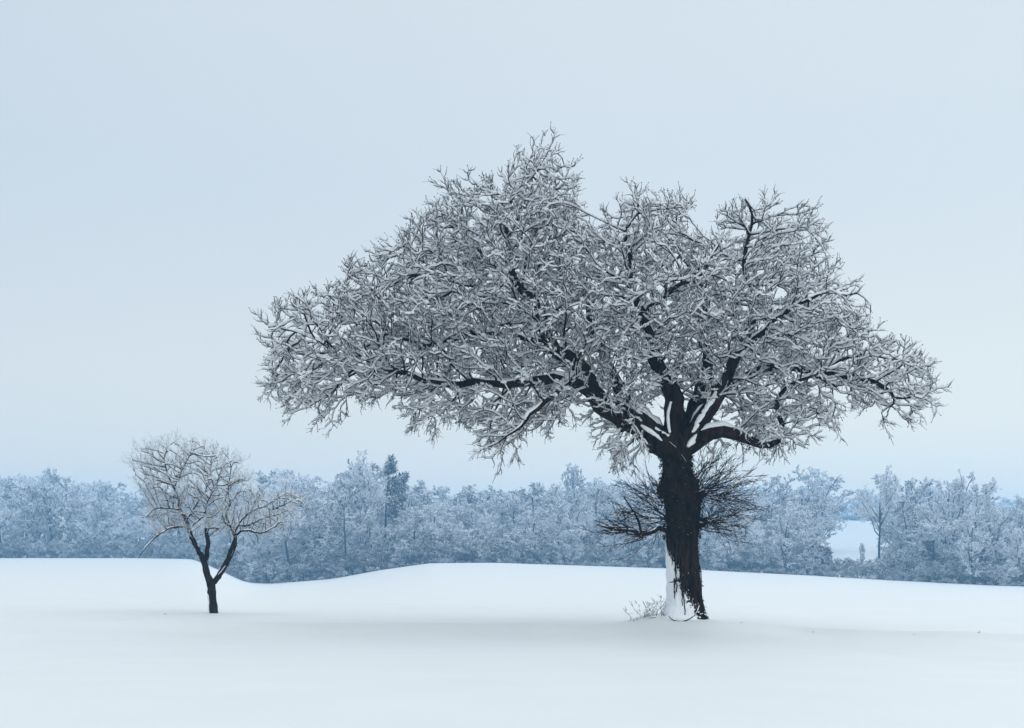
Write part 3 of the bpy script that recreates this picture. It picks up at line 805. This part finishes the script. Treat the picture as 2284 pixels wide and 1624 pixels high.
# ------------------------------------------------------------------ the small forked tree on the left
PS = 60.0/F
def sx(px): return (px-477)*PS
def sz_(py): return EYE-(py-HY)*PS-SMALL[2]
small = empty('small_tree', tuple(SMALL))
tag(small, 'small forked bare tree with rounded snowy crown standing alone in the field', 'small tree')
SL = [
    ([(477, 1376, 0, 11.5), (475, 1350, 0, 9.5), (472, 1320, 0, 9.2), (470, 1302, 0, 9), (462, 1282, -.02, 7.5), (457, 1262, 0, 7), (452, 1245, .03, 6), (440, 1225, .05, 5.5), (426, 1198, .1, 5), (419, 1178, .1, 4.2), (414, 1160, .1, 3.4), (402, 1138, .0, 3), (398, 1112, 0, 2.8), (388, 1090, 0, 2.4), (376, 1060, -.1, 1.8), (368, 1025, -.2, 1.1)], -1, 0),
    ([(456, 1258, 0, 5), (463, 1235, -.1, 5.2), (466, 1212, -.15, 5), (463, 1192, -.2, 4.4), (461, 1176, -.2, 3.2)], 0, 5),
    ([(474, 1305, 0, 7), (484, 1290, -.05, 6.2), (500, 1266, -.15, 5.8), (513, 1240, -.2, 5.2), (522, 1215, -.2, 4.8), (527, 1197, -.2, 4), (518, 1178, -.1, 3), (507, 1160, 0, 2.6), (504, 1148, 0, 2.4), (513, 1124, .05, 2), (507, 1100, .1, 1.5), (512, 1060, .1, 1)], 0, 3),
    ([(484, 1290, -.05, 3), (500, 1277, -.35, 3.4), (508, 1266, -.4, 2.6), (518, 1245, -.4, 2), (528, 1222, -.3, 1.8), (530, 1200, -.2, 1.5)], 2, 1),
    ([(527, 1197, -.2, 2.6), (540, 1186, -.4, 2.2), (560, 1184, -.6, 2), (588, 1190, -.7, 1.8), (612, 1180, -.8, 1.3), (632, 1168, -.8, .9)], 2, 5),
    ([(523, 1190, -.15, 2.8), (530, 1172, .1, 2.4), (552, 1172, .3, 2.2), (575, 1158, .5, 1.6), (602, 1150, .6, 1)], 2, 5),
    ([(523, 1190, -.15, 2.6), (536, 1160, .2, 2.2), (560, 1140, .2, 2), (590, 1128, .2, 1.7), (615, 1112, .1, 1.2), (640, 1100, 0, .9)], 2, 5),
    ([(590, 1128, .2, 1.5), (610, 1136, -.1, 1.6), (640, 1124, -.3, 1.2), (660, 1118, -.3, .8)], 6, 3),
    ([(419, 1178, .1, 2.2), (400, 1175, -.2, 2.0), (378, 1182, -.5, 1.7), (355, 1200, -.7, 1.3), (335, 1222, -.8, .9), (322, 1245, -.9, .6)], 0, 9),
    ([(402, 1138, 0, 1.9), (375, 1134, -.3, 1.7), (350, 1136, -.5, 1.4), (338, 1150, -.6, 1.0), (325, 1155, -.6, .7)], 0, 11),
    ([(398, 1112, 0, 2), (375, 1104, .3, 1.8), (350, 1085, .5, 1.3), (320, 1065, .6, .8)], 0, 12),
    ([(414, 1160, .1, 2), (430, 1128, .4, 1.8), (450, 1095, .6, 1.5), (460, 1060, .7, 1), (462, 1020, .7, .7)], 0, 10),
    ([(388, 1090, 0, 1.8), (402, 1065, -.3, 1.5), (420, 1035, -.5, 1.2), (438, 1005, -.6, .8)], 0, 13),
    ([(419, 1178, .1, 1.8), (440, 1168, -.4, 1.6), (462, 1150, -.6, 1.5), (470, 1120, -.6, 1.3), (490, 1085, -.6, .9)], 0, 9),
]
sp_, cidx = [], []
for k, (cp, pp, pi) in enumerate(SL):
    c = np.array([[sx(a), d, sz_(b), r*PS] for a, b, d, r in cp]); s = smooth_poly(c, 0.16)
    wob = np.random.default_rng(300+k).normal(0, 1, (len(s), 3))*0.010; wob[0] = 0; s[:, :3] += wob
    cidx.append([int(np.argmin(np.linalg.norm(s[:, :3]-q[:3], axis=1))) for q in c])
    if pp >= 0: s[0, :3] = sp_[pp][0][cidx[pp][pi]]
    sp_.append((s[:, :3], np.maximum(s[:, 3], 0.011), pp, cidx[pp][pi] if pp >= 0 else 0))
SOUT = [(285, 1045), (300, 1000), (335, 978), (380, 982), (430, 975), (460, 985), (480, 1005), (520, 1015), (550, 1050), (556, 1085), (590, 1108), (640, 1092), (670, 1110), (682, 1135), (650, 1165), (622, 1192), (560, 1212), (537, 1192), (500, 1205), (440, 1212), (400, 1200), (370, 1208), (335, 1235), (318, 1245), (330, 1215), (350, 1180), (318, 1155), (335, 1130), (300, 1090)]
r_s = np.random.default_rng(33)
att = attractors(SOUT, 2000, 460, 1.5, 1.3, r_s, sx, sz_, PS, inset=0.15, cut=0.12)
spos, spar, sgiv, spid = colonize(sp_, att, 0.16, 0.30, 1.2, r_s, centre=np.array([sx(470), 0, sz_(1240)]), pull=0.6, jit=0.16)
srad, skids = pipe_radii(spar, sgiv, 0.014, 2.05)
srad = np.where(spid >= 0, srad, np.minimum(srad, 0.03))
print('small nodes', len(spos))
for k, (P, R, pp, pi) in enumerate(sp_):
    o = link('trunk' if k == 0 else 'limb', mesh_np('small_tree_limb', *chain_tube(P, R, 10, 0.12, seed=k)), M_maple, small)
    sn = chain_snow(P, R, r_s, 0.018, 0.5, 6)
    for piece in sn: link('limb_snow', mesh_np('small_tree_limb_snow', *piece), M_snow, o)
ii = np.nonzero((spar >= 0) & (spid < 0))[0]
fs = (spos[spar[ii]], spos[ii], np.minimum(srad[spar[ii]], srad[ii]*1.3), srad[ii])
stp = np.nonzero((skids == 0) & (spid < 0))[0]; src = np.concatenate([stp, ii[r_s.random(len(ii)) < 0.55]])
pdir = norm(spos[src]-spos[spar[src]]); outw = norm(spos[src]-np.array([sx(465), 0, sz_(1200)]))
tw, tl, _ = sprays2(spos[src], pdir*0.9+outw*0.6+r_s.normal(0, 0.30, pdir.shape), r_s.uniform(0.28, 0.60, len(src)), r_s, np.full(len(src), 0.24), 0.0095, nseg=3, lat=(0.16, 0.30), fork=(0.07, 0.15))
o = link('fine_branches', mesh_np('small_tree_fine', *tubes(*fs, n=4)), M_maple, small); o['kind'] = 'stuff'
o = link('twigs', mesh_np('small_tree_twigs', *join_vq([tubes(*tw, n=3), tubes(*tl, n=3)])), M_mtwig, small); o['kind'] = 'stuff'
o = link('crown_snow', mesh_np('small_tree_snow', *tubes(*snow_segs(*fs, r_s, 0.020, 0.8, 0.97), n=3)), M_thin, small); o['kind'] = 'stuff'

# snow plastered on the windward left of the small trunk
P = sp_[0][0][:int(cidx[0][3])]; R = sp_[0][1][:int(cidx[0][3])]
c = P+np.array([-0.72, -.15, 0])*R[:, None]
link('trunk_snow', mesh_np('small_trunk_snow', *chain_tube(c, R*0.42, 8, 0.15, seed=8)), M_snow, small)

# ------------------------------------------------------------------ trees of the wood
def grow_tree(seed, H=10.0, clear=0.25, nl=10, k=(8, 8, 6), spread=0.95, stems=1, lean=0.05, up=(0.25, 0.18, 0.10, 0.05, 0.0), rt=0.16, lr=(0.42, 0.45, 0.42, 0.5), tr=0.048, droop=0.0, narrow=1.0):
    """branch segments per level of a bare tree of height H standing on the origin"""
    g = np.random.default_rng(seed)
    segs = []
    a = g.uniform(0, 2*PI, stems)
    P = np.zeros((stems, 3)); P[:, :2] = 0.12*np.stack([np.cos(a), np.sin(a)], 1)*(stems > 1)
    d = norm(np.stack([np.cos(a)*lean*stems, np.sin(a)*lean*stems, np.ones(stems)], 1))
    Ls = H*0.76*g.uniform(0.85, 1.0, stems); Ls[0] = H*0.76
    R = np.full(stems, rt/stems**0.5)
    for lev in range(5):
        ns_ = (8, 5, 3, 2, 1)[lev]
        pts = [P]; dirs = []
        p = P
        for s in range(ns_):
            d = norm(d+g.normal(0, (0.06, 0.16, 0.22, 0.25, 0.3)[lev], d.shape)+np.array([[0, 0, 1.0]])*up[lev]*(0.3 if lev == 0 else 0.5))
            p1 = p+d*(Ls/ns_)[:, None]
            r0 = R*(1-0.8*s/ns_); r1 = R*(1-0.8*(s+1)/ns_)
            segs.append((lev, p, p1, np.maximum(r0, tr*0.8), np.maximum(r1, tr*0.6)))
            dirs.append(d); pts.append(p1); p = p1
        if lev == 4: break
        pts = np.stack(pts, 1); dirs = np.stack(dirs, 1)
        kk = nl if lev == 0 else k[lev-1]
        n = len(P)
        t = g.uniform(clear if lev == 0 else 0.22, 1.0, (n, kk))
        if lev == 0: t = np.sort(t, 1); t[:, -2:] = 0.98
        f = t*ns_; i0 = np.minimum(f.astype(int), ns_-1); fr = (f-i0)[..., None]
        ar = np.arange(n)[:, None]
        B = pts[ar, i0]*(1-fr)+pts[ar, i0+1]*fr
        pdv = dirs[ar, i0]
        az = g.uniform(0, 2*PI, (n, kk))+np.arange(kk)[None]*2.4
        u, v = frames(pdv.reshape(-1, 3)); 
        lat = u*np.cos(az).reshape(-1, 1)+v*np.sin(az).reshape(-1, 1)
        ang = g.uniform(0.6, 1.1, n*kk)*spread if lev == 0 else g.uniform(0.45, 1.05, n*kk)
        nd = norm(pdv.reshape(-1, 3)*np.cos(ang)[:, None]+lat*np.sin(ang)[:, None])
        if lev == 0: nd = norm(nd*np.array([[narrow, narrow, 1.0]]))
        tt = t.reshape(-1)
        Lp = np.repeat(Ls, kk)
        if lev == 0: nl_ = Lp*lr[0]*(1.15-0.48*np.clip((tt-clear)/(1-clear), 0, 1)**1.6)*g.uniform(0.75, 1.1, n*kk)*(0.75+0.25*narrow)
        else: nl_ = Lp*lr[lev]*(1.15-0.55*tt)*g.uniform(0.7, 1.2, n*kk)
        R = np.maximum(np.repeat(R, kk)*(1-0.75*tt)*0.6, tr*0.7)
        P = B.reshape(-1, 3); d = nd-np.array([[0, 0, droop*lev]]); d = norm(d); Ls = nl_
    return segs

def evergreen(seed, H, rows_, base, width, n_):
    """dark needle or leaf tufts on short boughs: (trunk segs, tufts)"""
    g = np.random.default_rng(seed)
    z = base+(1-base)*g.random(n_)**0.9
    lobes = 0.55+0.45*np.sin(z*rows_*2*PI)
    w = width*(1-((z-base)/(1-base))**1.3)*(0.35+0.65*lobes)+0.5
    az = g.uniform(0, 2*PI, n_); rr = w*g.random(n_)**0.45*(1+0.5*np.sin(az*2+z*9))
    P = np.stack([rr*np.cos(az), rr*np.sin(az), z*H], 1)
    outd = np.stack([np.cos(az), np.sin(az), 0.1+0*az], 1)
    d = norm(outd+g.normal(0, 0.5, P.shape)-np.array([[0, 0, 0.25]]))
    l = g.uniform(0.7, 1.7, n_)
    return P, P+d*l[:, None], np.full(n_, 0.25), np.full(n_, 0.06)

def cat_segs(sg):
    return [np.concatenate([s[k] for s in sg]) for k in range(1, 5)]
WOOD = {}
def species(key, mats, **kw):
    sg = grow_tree(**kw)
    lo = [s for s in sg if s[0] <= 1]; hi = [s for s in sg if s[0] >= 2]
    tv = tubes(*cat_segs(lo), n=5); cv = tubes(*cat_segs(hi), n=3)
    H = max(cv[0][:, 2].max(), tv[0][:, 2].max())
    sc = 10.0/H
    tv = (tv[0]*sc, tv[1]); cv = (cv[0]*sc, cv[1])
    tm = mesh_np(key+'_trunk', *tv); tm.materials.append(mats[0])
    cm = mesh_np(key+'_crown', *cv); cm.materials.append(mats[1])
    jv, jq = join_vq([tv, cv])
    jm = mesh_np(key, jv, jq, matidx=np.r_[np.zeros(len(tv[1])), np.ones(len(cv[1]))])
    jm.materials.append(mats[0]); jm.materials.append(mats[1])
    WOOD[key] = (tm, cm, jm)
FM = (M_wtrunk, M_frost)
species('round_tree', FM, seed=1, clear=0.22, nl=12, k=(8, 8, 6))
species('broad_tree', FM, seed=2, clear=0.18, nl=12, k=(8, 8, 6), spread=1.1, lr=(0.50, 0.45, 0.42, 0.5))
species('tall_tree', FM, seed=3, clear=0.30, nl=13, k=(8, 7, 6), narrow=0.75, lr=(0.36, 0.46, 0.45, 0.5))
species('twin_tree', FM, seed=4, clear=0.35, nl=8, k=(7, 7, 6), stems=2, lean=0.10)
species('bushy_tree', FM, seed=5, clear=0.08, nl=14, k=(8, 7, 6), spread=1.1, lr=(0.46, 0.46, 0.45, 0.5), droop=0.08)
species('high_crown_tree', FM, seed=6, clear=0.40, nl=12, k=(8, 8, 6), stems=1, rt=0.20, lr=(0.44, 0.45, 0.42, 0.5))
species('many_stem_tree', FM, seed=9, clear=0.38, nl=7, k=(7, 7, 6), stems=3, lean=0.07, rt=0.26)
HM = (M_wtrunk, M_hedge)
species('round_shrub', HM, seed=7, clear=0.04, nl=9, k=(7, 6, 5), stems=2, lean=0.22, spread=1.2, lr=(0.6, 0.5, 0.5, 0.5), rt=0.2, tr=0.075)
species('loose_shrub', (M_wtrunk, M_frost), seed=8, clear=0.04, nl=8, k=(7, 6, 5), stems=3, lean=0.18, spread=1.1, lr=(0.55, 0.5, 0.5, 0.5), rt=0.2, tr=0.07, droop=0.1)

eg = tubes(*evergreen(91, 10.0, 2.0, 0.02, 5.0, 1500), n=3)  # dark tufts, added to stand in for shade at the foot of the wood
em = mesh_np('evergreen_shrub', *eg); em.materials.append(M_pine); WOOD['evergreen_shrub'] = (None, None, em)

def instancer(name, label, spots):
    """a mass of trees nobody could count: one object whose points carry copies of the wood's trees"""
    keys = sorted(set(s[0] for s in spots))
    root = bpy.data.meshes.new(name)
    V = np.array([s[1] for s in spots], dtype=np.float32)
    root.vertices.add(len(V)); root.vertices.foreach_set('co', V.ravel())
    for nm, tp, arr in (('rot', 'FLOAT_VECTOR', np.array([[0, 0, s[2]] for s in spots], np.float32)), ('scl', 'FLOAT_VECTOR', np.array([s[3] for s in spots], np.float32)), ('kind_index', 'INT', np.array([keys.index(s[0]) for s in spots], np.int32))):
        at = root.attributes.new(nm, tp, 'POINT')
        at.data.foreach_set('vector' if tp == 'FLOAT_VECTOR' else 'value', arr.ravel())
    o = link(name, root); tag(o, label, kind='stuff')
    ng = bpy.data.node_groups.new(name, 'GeometryNodeTree')
    ng.interface.new_socket('Geometry', in_out='INPUT', socket_type='NodeSocketGeometry')
    ng.interface.new_socket('Geometry', in_out='OUTPUT', socket_type='NodeSocketGeometry')
    n_, l_ = ng.nodes, ng.links
    gi = n_.new('NodeGroupInput'); go = n_.new('NodeGroupOutput'); jn = n_.new('GeometryNodeJoinGeometry')
    def attr(nm, tp):
        a = n_.new('GeometryNodeInputNamedAttribute'); a.data_type = tp; a.inputs['Name'].default_value = nm
        return a.outputs['Attribute']
    rot, scl, ki = attr('rot', 'FLOAT_VECTOR'), attr('scl', 'FLOAT_VECTOR'), attr('kind_index', 'INT')
    for q_, key in enumerate(keys):
        src_o = bpy.data.objects.new(key, WOOD[key][2])      # never linked: only a source of shape
        oi = n_.new('GeometryNodeObjectInfo'); oi.inputs['Object'].default_value = src_o
        cm = n_.new('FunctionNodeCompare'); cm.data_type = 'INT'; cm.operation = 'EQUAL'
        ins = [s for s in cm.inputs if s.type == 'INT']
        l_.new(ki, ins[0]); ins[1].default_value = q_
        ip = n_.new('GeometryNodeInstanceOnPoints')
        l_.new(gi.outputs[0], ip.inputs['Points']); l_.new(cm.outputs['Result'], ip.inputs['Selection']); l_.new(oi.outputs['Geometry'], ip.inputs['Instance'])
        l_.new(rot, ip.inputs['Rotation']); l_.new(scl, ip.inputs['Scale'])
        l_.new(ip.outputs['Instances'], jn.inputs[0])
    l_.new(jn.outputs[0], go.inputs[0])
    md = o.modifiers.new('trees', 'NODES'); md.node_group = ng
    return o

TOP_PX = [-400, -50, 80, 160, 200, 260, 330, 480, 560, 600, 650, 700, 740, 770, 800, 860, 905, 918, 1000, 1100, 1200, 1240, 1275, 1310, 1350, 1450, 1600, 1690, 1740, 1770, 1810, 1835, 1850, 1862, 1880, 1905, 1918, 1930, 1960, 2000, 2050, 2110, 2150, 2190, 2230, 2600]
TOP_Y = [1050, 1045, 1045, 1047, 1060, 1075, 1078, 1075, 1070, 1048, 1042, 1047, 1047, 1035, 1025, 1040, 1060, 1078, 1076, 1074, 1076, 1066, 1056, 1058, 1052, 1052, 1062, 1056, 1060, 1050, 1044, 1056, 1080, 1105, 1108, 1104, 1070, 1056, 1052, 1052, 1052, 1056, 1056, 1088, 1098, 1090]
def edge_d(px): return float(np.interp(px, _pp, _ed))
def at(px, Y):
    x = (px-CX)/F*Y
    return x, Y, gz(x, Y)
def top_h(px, Y, z):                                  # height a tree at this place may have to end at the tree line seen in the photo
    return EYE+(HY-np.interp(px, TOP_PX, TOP_Y))/F*Y - z
g = np.random.default_rng(77)
tree_kinds = ['round_tree', 'broad_tree', 'broad_tree', 'round_tree', 'twin_tree', 'bushy_tree', 'high_crown_tree', 'tall_tree']
def gap(px, Y, w=0):                                   # the open snowy slope seen through the wood on the right
    return (1858-w < px < 1962+w) and Y < 1035
wood, back, scrub = [], [], []
for rowi, (d0, n, lo, hi) in enumerate([(15, 90, 0.32, 0.85), (42, 90, 0.50, 0.97), (90, 92, 0.7, 1.0), (158, 90, 0.75, 1.02), (248, 80, 0.8, 1.0)]):
    for q_ in range(n):
        px = -330+(q_+g.random())*(2283+660)/n
        Y = edge_d(px)+d0+g.uniform(-13, 13)
        if gap(px, Y, 34 if rowi < 4 else 20): continue
        x, y, z = at(px, Y)
        hmax = top_h(px, Y, z)
        if px > 1650: h = hmax*g.uniform(lo*0.8, hi) if rowi not in (1, 2) else hmax*g.uniform(0.45, 0.9)
        else: h = hmax*g.uniform(lo, hi)
        h = min(h, 46)
        if h < 7: continue
        kd_ = tree_kinds[g.integers(len(tree_kinds))] if rowi > 0 else ['bushy_tree', 'broad_tree', 'round_tree'][g.integers(3)]
        w = h/10*g.uniform(1.0, 1.45)
        (back if rowi >= 3 else wood).append((kd_, (x, y, z-0.15), g.uniform(0, 6.28), (w, w, h/10)))
# far trees beyond the open slope
for q_ in range(46):
    px = 1500+q_*17+g.uniform(-8, 8)
    Y = 1056+g.uniform(0, 120); x, y, z = at(px, Y)
    h = min(max(top_h(px, Y, z)*g.uniform(0.75, 1.0), 7), 27)
    back.append((['round_tree', 'broad_tree', 'bushy_tree'][g.integers(3)], (x, y, z-0.1), g.uniform(0, 6.28), (h/10*1.3, h/10*1.3, h/10)))
# scrub along the field edge
for rowi, (d0, n) in enumerate([(2, 180), (10, 140)]):
    for q_ in range(n):
        px = -330+(q_+g.random())*(2283+660)/n
        Y = edge_d(px)+d0+g.uniform(-1.5, 2.0); x, y, z = at(px, Y)
        h = g.uniform(3.2, 8.6)+rowi*2.5
        if 500 < px < 1700: h *= 1.15
        if gap(px, Y, 6): h = min(h, 6.6)
        w = h/10*g.uniform(1.1, 1.7)
        scrub.append((['round_shrub', 'round_shrub', 'loose_shrub'][g.integers(3)], (x, y, z-0.1), g.uniform(0, 6.28), (w, w, h/10)))
for q_ in range(260):                                  # weeds and low bramble that break the edge of the field
    px = -330+(q_+g.random())*(2283+660)/260; Y = edge_d(px)+g.uniform(-7, 1); x, y, z = at(px, Y); h = g.uniform(0.7, 2.2); w = h/10*g.uniform(1.2, 2.4)
    scrub.append((['round_shrub', 'loose_shrub'][g.integers(2)], (x, y, z-0.15), g.uniform(0, 6.28), (w, w, h/10)))
for q_ in range(70):  # dark evergreens added to put shade into the gaps between the frosted trees
    px = -330+(q_+g.random())*(2283+660)/70; Y = edge_d(px)+g.choice([9, 24, 34])+g.uniform(-3, 3)
    if gap(px, Y, 10): continue
    x, y, z = at(px, Y); h = g.uniform(5, 12); w = h/10*g.uniform(0.7, 1.3)
    scrub.append(('evergreen_shrub', (x, y, z-0.1), g.uniform(0, 6.28), (w, w, h/10)))
instancer('woodland', 'dense mass of frosted bare trees behind the snowy field', wood)
instancer('woodland', 'paler frosted trees up the hill behind the front of the wood', back)
instancer('undergrowth', 'low snow dusted scrub along the foot of the wood', scrub)

# trees of the wood that can be told apart
def wood_tree(key, px, Y, ytop, label, cat='tree', name='frosted_tree', rz=None, wf=1.0, group=None, ybase=None):
    x, y, z = at(px, Y)
    h = EYE+(HY-ytop)/F*Y-z
    o = empty(name, (x, y, z-0.1), g.uniform(0, 6.28) if rz is None else rz); o.scale = (h/10*wf, h/10*wf, h/10)
    tag(o, label, cat, group)
    link('trunk', WOOD[key][0], None, o); link('crown', WOOD[key][1], None, o)
    return o
GW = 'frosted trees of the wood that stand out'
wood_tree('high_crown_tree', 830, 480, 1003, 'tallest frosted bare tree of the wood beside the dark pine', wf=0.75, group=GW, rz=0.4)
wood_tree('broad_tree', 790, 504, 1018, 'broad domed frosted tree just behind the tallest bare tree', wf=1.0, group=GW)
wood_tree('tall_tree', 818, 474, 1050, 'slender dark stemmed tree under the tallest bare tree', wf=0.6, group=GW)
wood_tree('tall_tree', 1275, 645, 1028, 'faint pointed tree rising above the middle of the wood', wf=0.8, group=GW)
wood_tree('broad_tree', 1805, 675, 1033, 'big domed hazy tree left of the open snowy slope', wf=1.15, group=GW)
wood_tree('broad_tree', 1735, 645, 1056, 'lower domed hazy tree just right of the oak shoots', wf=1.1, group=GW)
wood_tree('twin_tree', 1768, 474, 1120, 'spreading snow plastered tree below the big domed hazy tree', wf=1.25, group=GW, rz=1.1)
wood_tree('high_crown_tree', 1957, 450, 1036, 'tall tree with dark forked trunk beside the open snowy slope', wf=0.72, group=GW, rz=2.0)
wood_tree('many_stem_tree', 2145, 441, 1046, 'many stemmed frosted tree at the far right of the wood', wf=0.85, group=GW, rz=0.7)
wood_tree('broad_tree', 2040, 510, 1062, 'wide frosted tree between the forked trunk and the many stemmed tree', wf=0.95, group=GW)
wood_tree('tall_tree', 1921, 456, 1208, 'thin little sapling in front of the open snowy slope', 'sapling', 'sapling', wf=0.5)
wood_tree('round_tree', 160, 645, 1043, 'domed hazy tree at the far left end of the wood', wf=1.2, group=GW)
wood_tree('bushy_tree', 640, 495, 1040, 'leafy looking frosted tree right of the small forked tree', wf=0.9, group=GW)
for px, top, lab in ((150, 1148, 'pale rounded frosted bush at the left field edge'), (196, 1158, 'pale weeping frosted bush beside the rounded one at left'),):
    wood_tree('loose_shrub', px, edge_d(px)+8, top, lab, 'bush', 'frosted_bush', wf=1.0, group='pale bushes at the left field edge')
# the dark pine
def pine_at(px, Y, ytop, label, seed, width=2.3, base=0.42, n_=2600, rows_=4.5, name='pine_tree', cat='pine tree', hh=None):
    x, y, z = at(px, Y); h = EYE+(HY-ytop)/F*Y-z
    o = empty(name, (x, y, z-0.1)); tag(o, label, cat)
    gg = np.random.default_rng(seed)
    zc = np.linspace(0, h*0.98, 14); P = np.stack([0.08*np.sin(zc*0.5), 0.06*np.cos(zc*0.4), zc], 1)
    link('trunk', mesh_np(name+'_trunk', *chain_tube(P, 0.34*(1-zc/h*0.8), 7, 0.1, seed=seed)), M_wtrunk, o)
    sg = evergreen(seed, h, rows_, base, width, n_)
    k_ = sg[0]; 
    link('foliage', mesh_np(name+'_foliage', *tubes(*sg, n=3)), M_pine, o)
    return o
def scots_pine():
    Y = 468.0; u = Y/F; x, y, z = at(862, Y)
    o = empty('pine_tree', (x, y, z-0.1)); tag(o, 'dark blue green pine with snow on its boughs standing above the wood', 'pine tree')
    gg = np.random.default_rng(4)
    def q3(px, py, d): return np.array([(px-862)*u, d, EYE+(HY-py)*u-z])
    tp = smooth_poly(np.array([q3(858, 1275, 0), q3(859, 1200, 0), q3(861, 1130, .2), q3(865, 1080, 0), q3(870, 1016, 0)]), 1.0)
    link('trunk', mesh_np('pine_trunk', *chain_tube(tp, np.linspace(0.6, 0.12, len(tp)), 7, 0.1, seed=4)), M_wtrunk, o)
    cl = [(871, 1022, 7, 8), (872, 1034, 12, 9), (868, 1047, 16, 8), (896, 1066, 14, 9), (905, 1058, 5, 5), (878, 1072, 13, 9), (888, 1088, 16, 11), (868, 1095, 11, 10), (894, 1108, 12, 10), (876, 1118, 14, 11), (888, 1132, 12, 10), (872, 1145, 10, 10), (885, 1156, 9, 9)]
    A, B, bs = [], [], []
    for px, py, rx, rz in cl:
        d = gg.uniform(-2, 1.5); c = q3(px, py, d); n = int(rx*rz*1.7)
        v = norm(gg.normal(0, 1, (n, 3)))*gg.random((n, 1))**0.4
        P = c+v*np.array([rx*u, rx*u*1.1, rz*u]); A.append(P)
        B.append(P+norm(v+gg.normal(0, 0.5, v.shape)+np.array([[0, 0, -0.25]]))*gg.uniform(0.6, 1.5, (n, 1)))
        k = np.array([0, d*0.1, c[2]-gg.uniform(0.3, 1.2)]); k[0] = np.interp(k[2], tp[:, 2], tp[:, 0])
        link('bough', mesh_np('pine_bough', *chain_tube(np.linspace(k, c, 4), np.array([.14, .11, .09, .05]), 5, 0.1)), M_wtrunk, o)
    A, B = np.concatenate(A), np.concatenate(B)
    f = link('foliage', mesh_np('pine_foliage', *tubes(A, B, np.full(len(A), .22), np.full(len(A), .05), n=3)), M_pine, o); f['kind'] = 'stuff'
scots_pine()
GE = 'dark evergreen bushes along the wood edge'
for px, dY, top, wd, lab in ((1808, 4, 1213, 4.8, 'dark evergreen bush under the spreading snow plastered tree'), (2188, 3, 1222, 5.4, 'dark evergreen bush at the right end of the hedge'), (2068, 4, 1205, 5.1, 'dark evergreen bush left of the many stemmed tree'), (1840, 3, 1222, 3.6, 'small dark evergreen bush left of the open snowy slope')):
    o = pine_at(px, edge_d(px)+dY*3, top, lab, int(px), wd, 0.03, 1500, 2.2, 'evergreen_bush', 'bush'); o['group'] = GE
# hedge line across the top of the open slope
hs = []
for q_ in range(60):
    px = 1780+q_*4.2+g.uniform(-2, 2); x, y, z = at(px, 1041+g.uniform(-3, 3)); h = g.uniform(3.6, 6.0)
    hs.append(('round_shrub', (x, y, z-0.1), g.uniform(0, 6.28), (h/10*1.5, h/10*1.5, h/10)))
instancer('hedge', 'thin grey hedge line across the top of the open snowy slope', hs)

# ------------------------------------------------------------------ small things in the snow
def weed(name, px, py, Y, label, cat, n, ln, r, seed, spread=0.9, snowk=0.5, group=None, lift=0.4):
    gg = np.random.default_rng(seed)
    x = (px-CX)/F*Y; z = gz(x, Y)
    o = empty(name, (x, Y, z-0.03)); tag(o, label, cat, group)
    B = np.zeros((n, 3)); B[:, 0] = gg.normal(0, ln*0.35, n); B[:, 1] = gg.normal(0, ln*0.2, n)
    D = norm(np.stack([gg.normal(0, spread, n), gg.normal(0, spread*0.6, n), lift+gg.random(n)], 1))
    tw, tl, _ = sprays(B, D, gg.uniform(0.4, 1.0, n)*ln, gg, np.full(n, 0.05), r=r, nseg=4, twl=(ln*0.12, ln*0.3), pertw=2)
    link('stems', mesh_np(name+'_stems', *join_vq([tubes(*tw, n=4), tubes(*tl, n=3)])), M_twig, o)
    if snowk: link('stem_snow', mesh_np(name+'_snow', *tubes(*snow_segs(*tw, gg, 0.012, 0.6, snowk), n=4)), M_snow, o)['kind'] = 'stuff'
    return o
weed('bramble', 1437, 1378, 49.5, 'low snow laden bramble just left of the oak foot', 'bramble', 18, 0.75, 0.012, 11, 1.4, 0.9, lift=0.05)
weed('dead_weed', 1462, 1380, 49.6, 'upright thin dead stems against the snow drift on the oak', 'weed', 5, 0.75, 0.011, 12, 0.25, 0.3, lift=1.2)
weed('grass_tuft', 1416, 1390, 49.3, 'tiny dark tuft poking from the snow left of the bramble', 'grass', 6, 0.16, 0.010, 13, 0.9, 0.0)
weed('grass_tuft', 370, 1370, 58.0, 'tiny dark speck of grass left of the small tree', 'grass', 5, 0.10, 0.010, 14, 0.9, 0.0)
for px, yy_, lab in ((1652, 49.7, 'tiny dry grass tip in the snow just right of the oak'), (1812, 49.8, 'lone tiny grass tip on the snow crest below the oak crown edge'), (2042, 49.8, 'tiny grass tip on the crest below the open snowy slope'), (2182, 49.9, 'farthest right tiny grass tip on the snow crest')):
    weed('grass_tuft', px, 0, yy_, lab, 'grass', 4, 0.09, 0.006, px, 0.6, 0.0)
# fallen curved twig leaning on the foot of the oak
tw_e = empty('fallen_twig', (OAK[0], OAK[1], OAK[2])); tag(tw_e, 'curved fallen twig lying across the foot of the oak trunk', 'twig')
cp = [(1484, 1371, -1.02), (1490, 1379, -1.12), (1504, 1383, -1.16), (1520, 1381, -1.12), (1536, 1373, -1.04), (1547, 1362, -.94), (1552, 1350, -.80)]
s = smooth_poly(np.array([opt(*c) for c in cp]), 0.05)
st = link('stem', mesh_np('fallen_twig', *chain_tube(s, np.interp(np.linspace(0, 1, len(s)), [0, .5, 1], [.012, .026, .014]), 6, 0.1, seed=5)), M_shoot, tw_e)
link('twig_snow', mesh_np('fallen_twig_snow', *chain_tube(s[len(s)//3:]+np.array([0, 0, .022]), np.full(len(s)-len(s)//3, .014), 5, 0.2, seed=6)), M_snow, st)
tot = sum(len(o.data.polygons)*2 for o in COL.objects if o.type == 'MESH')
print('tris about', tot)
